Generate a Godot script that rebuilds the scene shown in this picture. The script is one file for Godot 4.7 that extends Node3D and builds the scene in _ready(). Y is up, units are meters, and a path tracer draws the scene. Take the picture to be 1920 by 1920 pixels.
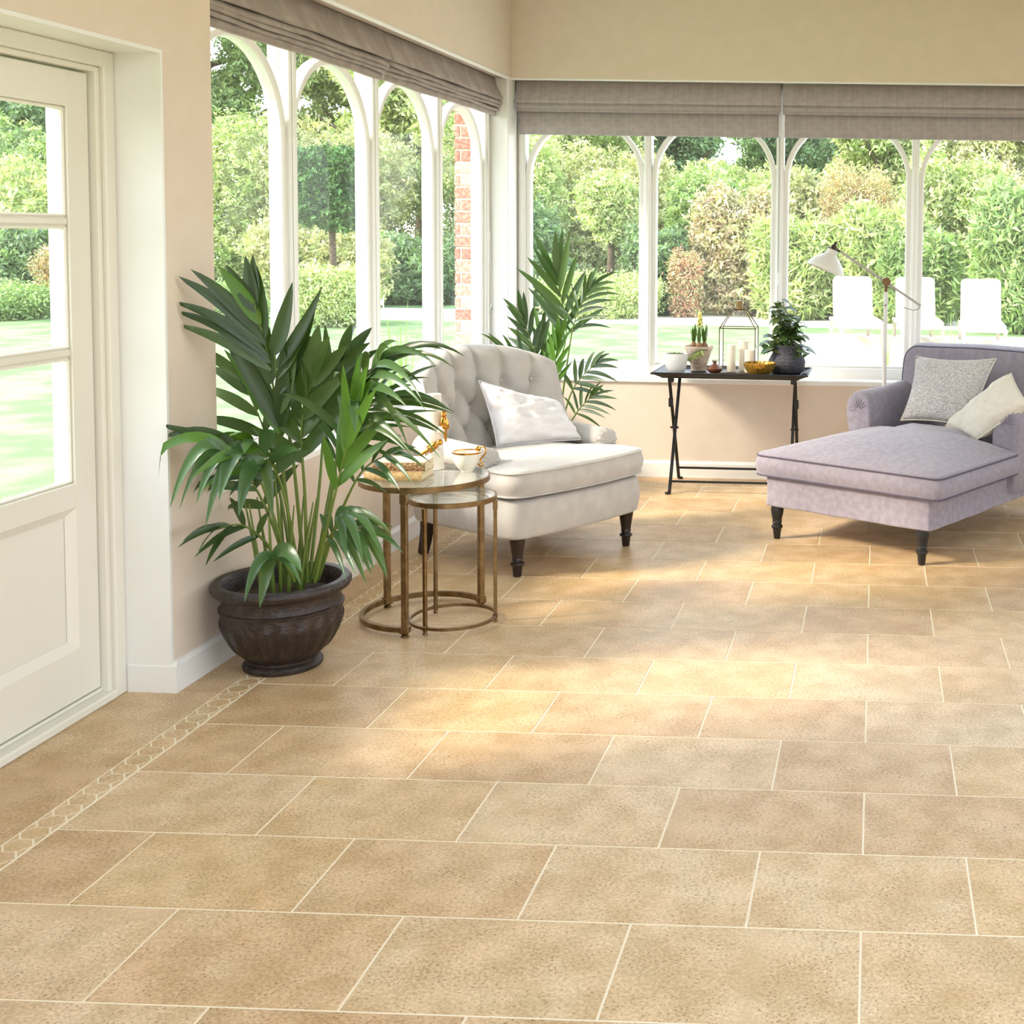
extends Node3D

# ------------------------------------------------------------------ mesh building
class MB:
	var s := SurfaceTool.new()
	var group := 0
	var has_uv := false
	func _init() -> void:
		s.begin(Mesh.PRIMITIVE_TRIANGLES)
	func smooth() -> void:
		group += 1
		s.set_smooth_group(group)
	func flat() -> void:
		s.set_smooth_group(-1)
	func v(p: Vector3, uv := Vector2.ZERO) -> void:
		s.set_uv(uv)
		s.add_vertex(p)
	func tri(a: Vector3, b: Vector3, c: Vector3) -> void:
		v(a); v(b); v(c)
	# corners given clockwise as seen from outside
	func quad(a: Vector3, b: Vector3, c: Vector3, d: Vector3) -> void:
		tri(a, b, c); tri(a, c, d)
	func face(p: Array, centre: Vector3) -> void:
		var m := Vector3.ZERO
		for q in p: m += q
		m /= p.size()
		var n: Vector3 = (p[1] - p[0]).cross(p[2] - p[0])
		var q := p.duplicate()
		if n.dot(m - centre) > 0.0: q.reverse()
		for i in range(1, q.size() - 1): tri(q[0], q[i], q[i + 1])
	func box(c: Vector3, size: Vector3, bevel := 0.0, t := Transform3D()) -> void:
		flat()
		var h := size * 0.5
		var b := minf(bevel, minf(h.x, minf(h.y, h.z)) * 0.95)
		var cc := t * c
		if b <= 0.0:
			for ax in 3:
				for sg in [-1.0, 1.0]:
					var p := []
					for k in [[-1, -1], [-1, 1], [1, 1], [1, -1]]:
						var w := Vector3.ZERO
						w[ax] = sg * h[ax]
						w[(ax + 1) % 3] = k[0] * h[(ax + 1) % 3]
						w[(ax + 2) % 3] = k[1] * h[(ax + 2) % 3]
						p.append(t * (c + w))
					face(p, cc)
			return
		for ax in 3:
			var a1 := (ax + 1) % 3
			var a2 := (ax + 2) % 3
			for sg in [-1.0, 1.0]:
				var p := []
				for k in [[-1, -1], [-1, 1], [1, 1], [1, -1]]:
					var w := Vector3.ZERO
					w[ax] = sg * h[ax]
					w[a1] = k[0] * (h[a1] - b)
					w[a2] = k[1] * (h[a2] - b)
					p.append(t * (c + w))
				face(p, cc)
				for sg2 in [-1.0, 1.0]:
					var e := []
					for k in [[0, -1], [0, 1], [1, 1], [1, -1]]:
						var w := Vector3.ZERO
						w[ax] = sg * (h[ax] - (b if k[0] == 1 else 0.0))
						w[a1] = sg2 * (h[a1] - (b if k[0] == 0 else 0.0))
						w[a2] = k[1] * (h[a2] - b)
						e.append(t * (c + w))
					face(e, cc)
		for sx in [-1.0, 1.0]:
			for sy in [-1.0, 1.0]:
				for sz in [-1.0, 1.0]:
					var k := Vector3(sx, sy, sz)
					var o := Vector3(h.x - b, h.y - b, h.z - b) * k
					face([t * (c + o + Vector3(sx * b, 0, 0)), t * (c + o + Vector3(0, sy * b, 0)), t * (c + o + Vector3(0, 0, sz * b))], cc)
	# box between two corners
	func span(a: Vector3, b: Vector3, bevel := 0.0, t := Transform3D()) -> void:
		box((a + b) * 0.5, (b - a).abs(), bevel, t)
	func grid(nu: int, nv: int, f: Callable, flip := false, new_group := true) -> void:
		if new_group: smooth()
		var p := []
		for i in nu + 1:
			var row := PackedVector3Array()
			for j in nv + 1: row.append(f.call(float(i) / nu, float(j) / nv))
			p.append(row)
		for i in nu:
			for j in nv:
				var a: Vector3 = p[i][j]
				var b: Vector3 = p[i + 1][j]
				var c: Vector3 = p[i + 1][j + 1]
				var d: Vector3 = p[i][j + 1]
				var ua := Vector2(float(i) / nu, float(j) / nv)
				var uc := Vector2(float(i + 1) / nu, float(j + 1) / nv)
				var ub := Vector2(uc.x, ua.y)
				var ud := Vector2(ua.x, uc.y)
				if flip:
					v(a, ua); v(b, ub); v(c, uc); v(a, ua); v(c, uc); v(d, ud)
				else:
					v(a, ua); v(c, uc); v(b, ub); v(a, ua); v(d, ud); v(c, uc)
	func tube(path: Array, rad, sides := 8, caps := true, phase := 0.0) -> void:
		smooth()
		var n := path.size()
		var rings := []
		var up := Vector3.UP
		var t0: Vector3 = (path[1] - path[0]).normalized()
		if absf(t0.dot(up)) > 0.9: up = Vector3.RIGHT
		var nx := t0.cross(up).normalized()
		for i in n:
			var t: Vector3 = (path[mini(i + 1, n - 1)] - path[maxi(i - 1, 0)]).normalized()
			nx = (nx - t * nx.dot(t)).normalized()
			var ny := t.cross(nx)
			var r: float = rad[i] if rad is Array else rad
			var ring := PackedVector3Array()
			for k in sides:
				var a := TAU * k / sides + phase
				ring.append(path[i] + (nx * cos(a) + ny * sin(a)) * r)
			rings.append(ring)
		for i in n - 1:
			if sides <= 4: flat()
			for k in sides:
				var k2 := (k + 1) % sides
				var m: Vector3 = (path[i] + path[i + 1]) * 0.5
				if sides <= 4: face([rings[i][k], rings[i][k2], rings[i + 1][k2], rings[i + 1][k]], m)
				else: quad(rings[i][k], rings[i + 1][k], rings[i + 1][k2], rings[i][k2])
		if caps:
			flat()
			var dir0: Vector3 = path[1] - path[0]
			var dir1: Vector3 = path[n - 1] - path[n - 2]
			face(Array(rings[0]), path[0] + dir0)
			face(Array(rings[n - 1]), path[n - 1] - dir1)
	# flat bar of w by h along a straight line; up = direction of h
	func bar(a: Vector3, b: Vector3, w: float, h: float, up := Vector3.UP, bevel := 0.0) -> void:
		var z := (b - a).normalized()
		var x := up.cross(z)
		if x.length() < 0.01: x = Vector3.RIGHT.cross(z)
		x = x.normalized()
		var y := z.cross(x)
		box(Vector3.ZERO, Vector3(w, h, a.distance_to(b)), bevel, Transform3D(Basis(x, y, z), (a + b) * 0.5))
	# profile points are (radius, height), upwards along the outside
	func lathe(prof: Array, segs := 32, t := Transform3D(), from := 0.0, to := TAU, mod = null) -> void:
		var n := prof.size()
		smooth()
		for i in n - 1:
			if i > 0:
				var d0: Vector2 = prof[i] - prof[i - 1]
				var d1: Vector2 = prof[i + 1] - prof[i]
				if absf(d0.angle_to(d1)) > 0.7: smooth()
			for k in segs:
				var a0 := from + (to - from) * k / segs
				var a1 := from + (to - from) * (k + 1) / segs
				var p := []
				for q in [[i, a0], [i + 1, a0], [i + 1, a1], [i, a1]]:
					var pr: Vector2 = prof[q[0]]
					var r: float = pr.x
					if mod != null: r = mod.call(pr, q[1])
					p.append(t * Vector3(sin(q[1]) * r, pr.y, cos(q[1]) * r))
				if prof[i].x > 0.0 and prof[i + 1].x > 0.0: quad(p[0], p[1], p[2], p[3])
				elif prof[i].x > 0.0: tri(p[0], p[1], p[3])
				else: tri(p[0], p[1], p[2])
	# outline (x, y) swept along z from z0 to z1, with a chamfer c at both ends
	func prism(outline: PackedVector2Array, z0: float, z1: float, t := Transform3D(), smooth_sides := false) -> void:
		var o := outline.duplicate()
		if Geometry2D.is_polygon_clockwise(o): o.reverse()
		var n := o.size()
		if smooth_sides: smooth()
		else: flat()
		for i in n:
			var a := o[i]
			var b := o[(i + 1) % n]
			quad(t * Vector3(a.x, a.y, z1), t * Vector3(a.x, a.y, z0), t * Vector3(b.x, b.y, z0), t * Vector3(b.x, b.y, z1))
		flat()
		var ix := Geometry2D.triangulate_polygon(o)
		for i in range(0, ix.size(), 3):
			var a := o[ix[i]]
			var b := o[ix[i + 1]]
			var c := o[ix[i + 2]]
			if (b - a).cross(c - a) < 0.0:
				var w := b
				b = c
				c = w
			tri(t * Vector3(a.x, a.y, z1), t * Vector3(c.x, c.y, z1), t * Vector3(b.x, b.y, z1))
			tri(t * Vector3(a.x, a.y, z0), t * Vector3(b.x, b.y, z0), t * Vector3(c.x, c.y, z0))
	func ellipsoid(c: Vector3, r: Vector3, nu := 12, nv := 8, basis := Basis()) -> void:
		grid(nu, nv, func(u, w):
			var a: float = u * TAU
			var b: float = (w - 0.5) * PI
			return c + basis * (Vector3(cos(b) * sin(a), sin(b), cos(b) * cos(a)) * r))
	# rings of equal length joined one to the next; closed round
	func loft(rings: Array, cap0 := true, cap1 := true) -> void:
		smooth()
		var n: int = rings[0].size()
		for i in rings.size() - 1:
			for k in n:
				var k2 := (k + 1) % n
				quad(rings[i][k], rings[i + 1][k], rings[i + 1][k2], rings[i][k2])
		for e in 2:
			if (e == 0 and not cap0) or (e == 1 and not cap1): continue
			var r = rings[0] if e == 0 else rings[rings.size() - 1]
			var c := Vector3.ZERO
			for p in r: c += p
			c /= n
			for k in n:
				if e == 1: tri(c, r[(k + 1) % n], r[k])
				else: tri(c, r[k], r[(k + 1) % n])
	func done() -> ArrayMesh:
		s.index()
		s.generate_normals()
		return s.commit()

# ------------------------------------------------------------------ scene helpers
var rng := RandomNumberGenerator.new()
var used := {}
var M := {}

func numbered(called: String) -> String:
	var n: int = used.get(called, 0)
	used[called] = n + 1
	return called if n == 0 else "%s_%03d" % [called, n]

func thing(called: String, label: String, category: String, at := Vector3.ZERO, turn := 0.0, group := "") -> Node3D:
	var o := Node3D.new()
	o.name = numbered(called)
	add_child(o)
	o.position = at
	o.rotation.y = turn
	tag(o, label, category, group)
	return o

func tag(o: Node, label: String, category: String, group := "") -> void:
	o.set_meta("label", label)
	o.set_meta("category", category)
	if group: o.set_meta("group", group)

func put(called: String, m, mat: Material, parent: Node = null) -> MeshInstance3D:
	var o := MeshInstance3D.new()
	o.mesh = m.done() if m is MB else m
	o.material_override = mat
	if parent == null:
		o.name = numbered(called)
		add_child(o)
	else:
		o.name = called
		parent.add_child(o, true)
	return o

func struct(called: String, label: String, category: String, m = null, mat: Material = null) -> Node3D:
	var o: Node3D
	if m == null:
		o = Node3D.new()
		o.name = called
		add_child(o)
	else:
		o = put(called, m, mat)
	o.set_meta("kind", "structure")
	tag(o, label, category)
	return o

func mat(albedo: Color, rough := 0.6, metal := 0.0, spec := 0.5) -> StandardMaterial3D:
	var m := StandardMaterial3D.new()
	m.albedo_color = albedo
	m.roughness = rough
	m.metallic = metal
	m.metallic_specular = spec
	return m

func rgb8(r: int, g: int, b: int) -> Color:
	return Color(r / 255.0, g / 255.0, b / 255.0)

func noise(sd: int, freq: float, oct := 4, kind := FastNoiseLite.TYPE_SIMPLEX_SMOOTH) -> FastNoiseLite:
	var n := FastNoiseLite.new()
	n.seed = sd
	n.noise_type = kind
	n.frequency = freq
	n.fractal_octaves = oct
	return n

func noise_bytes(sd: int, freq: float, oct: int, w: int, h: int) -> PackedByteArray:
	var im := noise(sd, freq, oct).get_seamless_image(w, h, false, false, 0.12, true)
	im.convert(Image.FORMAT_L8)
	return im.get_data()

func tex(w: int, h: int, data: PackedByteArray) -> ImageTexture:
	return ImageTexture.create_from_image(Image.create_from_data(w, h, false, Image.FORMAT_RGB8, data))

# soft two-tone mottling, used for velvet, plaster, paint and metal
func mottled(sd: int, a: Color, b: Color, freq: float, size := 256, oct := 4, stretch := 1) -> ImageTexture:
	var n := noise_bytes(sd, freq, oct, size, size * stretch)
	var d := PackedByteArray()
	d.resize(size * size * 3)
	for y in size:
		for x in size:
			var t: float = n[(y * stretch) * size + x] / 255.0
			t = clampf((t - 0.25) / 0.5, 0.0, 1.0)
			var c := a.lerp(b, t)
			var i := (y * size + x) * 3
			d[i] = int(c.r * 255.0)
			d[i + 1] = int(c.g * 255.0)
			d[i + 2] = int(c.b * 255.0)
	return tex(size, size, d)

func textured(m: StandardMaterial3D, t: Texture2D, scale: float, world := false) -> StandardMaterial3D:
	m.albedo_color = Color.WHITE
	m.albedo_texture = t
	m.uv1_triplanar = true
	m.uv1_world_triplanar = world
	m.uv1_scale = Vector3.ONE * scale
	return m

func bumped(m: StandardMaterial3D, t: Texture2D, cm: float) -> StandardMaterial3D:
	m.heightmap_enabled = true
	m.heightmap_texture = t
	m.heightmap_scale = cm
	return m

# woven cloth: threads with slubs
func weave(sd: int, a: Color, b: Color, contrast: float, size := 256, thread := 3) -> ImageTexture:
	var r := RandomNumberGenerator.new()
	r.seed = sd
	var n := noise_bytes(sd, 0.02, 3, size, size)
	var col := PackedFloat32Array()
	var row := PackedFloat32Array()
	for i in size:
		col.append(r.randf())
		row.append(r.randf())
	var d := PackedByteArray()
	d.resize(size * size * 3)
	for y in size:
		for x in size:
			var tx := x / thread
			var ty := y / thread
			var over := (tx + ty) % 2 == 0
			var t: float = (col[tx] if over else row[ty]) * 0.6 + r.randf() * 0.4
			t = clampf(0.5 + (t - 0.5) * contrast + (n[y * size + x] / 255.0 - 0.5) * 0.35, 0.0, 1.0)
			var c := a.lerp(b, t)
			var i := (y * size + x) * 3
			d[i] = int(c.r * 255.0)
			d[i + 1] = int(c.g * 255.0)
			d[i + 2] = int(c.b * 255.0)
	return tex(size, size, d)

# tweed: short pale and dark dashes
func tweed_texture(size := 256) -> ImageTexture:
	var r := RandomNumberGenerator.new()
	r.seed = 555
	var d := PackedByteArray()
	d.resize(size * size * 3)
	for y in size:
		var x := 0
		while x < size:
			var run := 2 + r.randi() % 4
			var k := r.randf()
			var v := 168.0 + 74.0 * k
			if r.randf() < 0.20: v = 122.0
			for q in run:
				if x + q < size:
					var i := (y * size + x + q) * 3
					d[i] = int(v); d[i + 1] = int(v * 0.975); d[i + 2] = int(v * 0.955)
			x += run
	return tex(size, size, d)

# honey limestone: clouds, drawn-out streaks and small dark pits
func stone_texture() -> ImageTexture:
	var S := 1024
	var cloud := noise_bytes(11, 0.006, 5, S, S)
	var tint := noise_bytes(12, 0.004, 3, S, S)
	var fine := noise_bytes(13, 0.09, 3, S, S)
	var wide := noise(14, 0.02, 4).get_seamless_image(S, S * 4, false, false, 0.12, true)
	wide.resize(S, S, Image.INTERPOLATE_BILINEAR)
	wide.convert(Image.FORMAT_L8)
	var streak := wide.get_data()
	var pit_im := noise(15, 0.11, 2).get_seamless_image(S, S + S / 2, false, false, 0.12, true)
	pit_im.resize(S, S, Image.INTERPOLATE_BILINEAR)
	pit_im.convert(Image.FORMAT_L8)
	var pit := pit_im.get_data()
	var where := noise_bytes(16, 0.008, 3, S, S)
	var d := PackedByteArray()
	d.resize(S * S * 3)
	for i in S * S:
		var c: float = (cloud[i] * 0.75 + streak[i] * 0.25) / 255.0
		var k := clampf((c - 0.3) / 0.4, 0.0, 1.0)
		var r := lerpf(196.0, 215.0, k)
		var g := lerpf(167.0, 187.0, k)
		var b := lerpf(126.0, 149.0, k)
		var h := (tint[i] / 255.0 - 0.5) * 20.0
		g -= h * 0.30
		b -= h * 0.45
		var f := (fine[i] / 255.0 - 0.5) * 40.0
		r += f; g += f; b += f * 0.9
		var limit := 0.19 + 0.17 * (where[i] / 255.0)
		var q: float = pit[i] / 255.0
		if q < limit:
			var e := clampf((limit - q) / 0.08, 0.0, 1.0) * 0.62
			r = lerpf(r, 118.0, e); g = lerpf(g, 86.0, e); b = lerpf(b, 56.0, e)
		d[i * 3] = int(clampf(r, 0, 255))
		d[i * 3 + 1] = int(clampf(g, 0, 255))
		d[i * 3 + 2] = int(clampf(b, 0, 255))
	return tex(S, S, d)

# ------------------------------------------------------------------ the scene
const WALL_L := -2.05      # inner face of the left wall
const WALL_B := -4.86      # inner face of the back wall
const TILE_W := 0.46
const TILE_D := 0.308

func _ready() -> void:
	rng.seed = 7
	var cam := Camera3D.new()
	cam.name = "camera"
	cam.projection = Camera3D.PROJECTION_FRUSTUM
	cam.near = 0.05
	cam.far = 200.0
	cam.size = 0.05 * 1920.0 / 2328.55
	cam.frustum_offset = Vector2(-607.66, -365.38) * 0.05 / 2328.55
	cam.position = Vector3(0.0061, 1.3788, 2.0775)
	cam.basis = Basis.from_euler(Vector3(-0.06542, 0.03155, 0.01587), EULER_ORDER_YXZ)
	add_child(cam)
	cam.current = true

	var sky := ProceduralSkyMaterial.new()
	sky.sky_top_color = Color(0.80, 0.865, 0.95)
	sky.sky_horizon_color = Color(0.975, 0.985, 0.99)
	sky.ground_bottom_color = Color(0.62, 0.60, 0.48)
	sky.ground_horizon_color = Color(0.84, 0.83, 0.74)
	sky.sun_angle_max = 2.0
	var e := Environment.new()
	e.background_mode = Environment.BG_SKY
	e.sky = Sky.new()
	e.sky.sky_material = sky
	e.background_energy_multiplier = 3.6
	e.tonemap_mode = Environment.TONE_MAPPER_LINEAR
	e.tonemap_exposure = 1.42
	e.sdfgi_enabled = true
	e.ssao_enabled = true
	e.ssil_enabled = true
	var we := WorldEnvironment.new()
	we.name = "environment"
	we.environment = e
	add_child(we)
	var sun := DirectionalLight3D.new()
	sun.name = "sun"
	sun.light_color = Color(1.0, 0.95, 0.86)
	sun.light_energy = 1.7
	sun.light_angular_distance = 11.0
	sun.shadow_enabled = true
	sun.sky_mode = DirectionalLight3D.SKY_MODE_LIGHT_ONLY
	add_child(sun)
	sun.look_at_from_position(Vector3(-8.0, 5.6, 3.4), Vector3.ZERO)

	materials()
	room()
	left_window()
	back_window()
	hidden_windows()
	door()
	floor_tiles()
	garden()
	blinds()
	furniture()

func materials() -> void:
	M.wall = textured(mat(Color.WHITE, 0.9, 0.0, 0.3), mottled(21, rgb8(225, 209, 191), rgb8(228, 212, 195), 0.03), 0.9, true)
	M.white = mat(rgb8(240, 238, 233), 0.42)
	M.white_door = mat(rgb8(232, 227, 214), 0.42)
	M.ceiling = mat(rgb8(238, 233, 224), 0.9)
	M.glass = mat(Color(1, 1, 1, 0.03), 0.02, 0.0, 0.14)
	M.glass.transparency = BaseMaterial3D.TRANSPARENCY_ALPHA
	M.grout = mat(rgb8(238, 226, 200), 0.8)
	var st := stone_texture()
	M.stone = []
	for c in [rgb8(255, 255, 255), rgb8(250, 245, 240), rgb8(253, 249, 240), rgb8(243, 236, 230)]:
		var m := mat(c, 0.40, 0.0, 0.4)
		m.albedo_texture = st
		M.stone.append(m)
	M.brick = []
	for c in [[192, 128, 108], [204, 152, 132], [184, 112, 94], [212, 172, 152]]:
		var a := rgb8(c[0], c[1], c[2])
		M.brick.append(textured(mat(a, 0.9), mottled(31 + c[0], a.darkened(0.15), a.lightened(0.18), 0.05, 128), 6.0, true))
	M.mortar = mat(rgb8(206, 196, 180), 0.95)
	M.lawn = textured(mat(Color.WHITE, 0.95), mottled(41, rgb8(98, 124, 72), rgb8(134, 158, 104), 0.02), 0.25, true)
	M.paving = mat(rgb8(232, 224, 208), 0.9)
	M.soil = textured(mat(Color.WHITE, 0.95), mottled(42, rgb8(44, 32, 24), rgb8(84, 64, 48), 0.08, 128), 3.0)
	M.bark = textured(mat(Color.WHITE, 0.95), mottled(43, rgb8(70, 58, 46), rgb8(120, 104, 86), 0.05, 128), 3.0)
	M.leaf = mat(Color.WHITE, 0.5)
	M.leaf.vertex_color_use_as_albedo = true
	M.leaf.backlight_enabled = true
	M.leaf.backlight = Color(0.75, 0.8, 0.5)
	M.grass = mat(rgb8(128, 160, 78), 0.6)
	M.grass.backlight_enabled = true
	M.grass.backlight = Color(0.4, 0.45, 0.2)
	M.sunbed = mat(rgb8(240, 238, 232), 0.8)
	M.teak = mat(rgb8(188, 174, 156), 0.7)

	M.blind = textured(mat(Color.WHITE, 0.95, 0.0, 0.2), mottled(51, rgb8(160, 148, 142), rgb8(178, 166, 160), 0.03, 128), 2.0)
	M.linen = textured(mat(Color.WHITE, 0.95, 0.0, 0.2), weave(52, rgb8(150, 140, 140), rgb8(204, 195, 196), 0.6), 4.0)
	for m in [M.blind, M.linen]:
		m.backlight_enabled = true
		m.backlight = Color(0.25, 0.24, 0.23)
	M.cordage = mat(rgb8(176, 172, 166), 0.8)
	M.steel = mat(rgb8(150, 148, 145), 0.35, 0.8)
	M.velvet = textured(mat(Color.WHITE, 0.85, 0.0, 0.25), mottled(53, rgb8(186, 179, 171), rgb8(196, 190, 182), 0.02), 2.2)
	M.velvet.rim_enabled = true
	M.velvet.rim = 0.5
	M.chaise = textured(mat(Color.WHITE, 0.85, 0.0, 0.25), mottled(54, rgb8(138, 130, 140), rgb8(152, 144, 153), 0.03, 512, 5), 1.6)
	M.chaise.rim_enabled = true
	M.chaise.rim = 0.5
	M.chaise_dark = mat(rgb8(88, 80, 94), 0.85)
	M.satin = mat(rgb8(232, 226, 224), 0.55)
	M.tweed = textured(mat(Color.WHITE, 0.95, 0.0, 0.2), tweed_texture(), 3.4)
	M.cream_cloth = textured(mat(Color.WHITE, 0.9, 0.0, 0.2), weave(56, rgb8(214, 206, 190), rgb8(236, 230, 216), 0.7), 5.0)
	M.dark_wood = mat(rgb8(36, 22, 18), 0.3)
	M.black_wood = mat(rgb8(24, 22, 22), 0.45)
	M.black_metal = mat(rgb8(26, 25, 26), 0.4, 0.2)
	M.brass = textured(mat(Color.WHITE, 0.34, 1.0), mottled(57, rgb8(122, 100, 70), rgb8(148, 124, 88), 0.02), 4.0)
	M.old_brass = mat(rgb8(92, 70, 44), 0.5, 0.9)
	M.table_glass = mat(Color(0.90, 0.97, 0.93, 0.10), 0.02)
	M.table_glass.transparency = BaseMaterial3D.TRANSPARENCY_ALPHA
	M.lantern_glass = mat(Color(1, 1, 1, 0.05), 0.04)
	M.lantern_glass.transparency = BaseMaterial3D.TRANSPARENCY_ALPHA
	M.gold = mat(rgb8(206, 150, 70), 0.18, 1.0)
	M.porcelain = mat(rgb8(240, 234, 220), 0.2)
	M.white_glaze = mat(rgb8(238, 234, 228), 0.35)
	M.tan_cover = textured(mat(Color.WHITE, 0.7), mottled(58, rgb8(176, 142, 92), rgb8(206, 176, 124), 0.05, 128), 6.0)
	M.pale_cover = textured(mat(Color.WHITE, 0.75), mottled(59, rgb8(196, 178, 150), rgb8(236, 228, 212), 0.02, 128), 7.0)
	M.worn_spine = textured(mat(Color.WHITE, 0.7), mottled(60, rgb8(96, 64, 36), rgb8(196, 164, 120), 0.06, 256, 5, 1), 6.0)
	M.pages = textured(mat(Color.WHITE, 0.9), mottled(61, rgb8(206, 188, 152), rgb8(228, 214, 182), 0.2, 128), 8.0)
	M.olive = mat(rgb8(104, 112, 62), 0.7)
	M.terracotta = textured(mat(Color.WHITE, 0.85), mottled(62, rgb8(186, 160, 138), rgb8(220, 204, 188), 0.02, 128), 6.0)
	M.bulb = mat(rgb8(140, 104, 74), 0.7)
	M.hyacinth = mat(rgb8(84, 112, 50), 0.45)
	M.floret = mat(rgb8(222, 214, 130), 0.6)
	M.sprig = mat(rgb8(146, 160, 84), 0.6)
	M.amber = mat(rgb8(96, 48, 18), 0.1)
	M.amber.clearcoat_enabled = true
	M.amber.clearcoat = 0.8
	M.gold_glass = mat(rgb8(196, 150, 62), 0.14, 0.75)
	M.wax = mat(rgb8(236, 228, 208), 0.5)
	M.wax.subsurf_scatter_enabled = true
	M.wax.subsurf_scatter_strength = 0.3
	M.dark_stone = textured(mat(Color.WHITE, 0.75), mottled(63, rgb8(34, 33, 38), rgb8(92, 90, 98), 0.09, 256, 5), 4.0)
	M.glossy_leaf = [mat(rgb8(62, 84, 40), 0.35), mat(rgb8(92, 108, 56), 0.35)]
	M.lamp_white = mat(rgb8(226, 223, 216), 0.4)
	M.lamp_grey = mat(rgb8(176, 168, 156), 0.4)
	M.copper = mat(rgb8(104, 78, 58), 0.35, 0.9)
	M.dark_bronze = mat(rgb8(72, 58, 46), 0.4, 0.7)
	M.bronze_pot = bumped(textured(mat(Color.WHITE, 0.42, 0.0, 0.5), mottled(64, rgb8(34, 26, 22), rgb8(60, 45, 37), 0.03, 256, 5), 4.0), mottled(65, Color.BLACK, Color.WHITE, 0.08, 256, 4), 0.12)
	M.palm_stem = mat(rgb8(104, 124, 50), 0.5)
	M.palm = [mat(rgb8(44, 66, 28), 0.34), mat(rgb8(66, 90, 38), 0.34), mat(rgb8(66, 98, 52), 0.28), mat(rgb8(76, 116, 30), 0.36)]
	for m in M.palm + M.glossy_leaf + [M.hyacinth, M.sprig]:
		m.cull_mode = BaseMaterial3D.CULL_DISABLED
		m.backlight_enabled = true
		m.backlight = Color(0.16, 0.24, 0.05)

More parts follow.
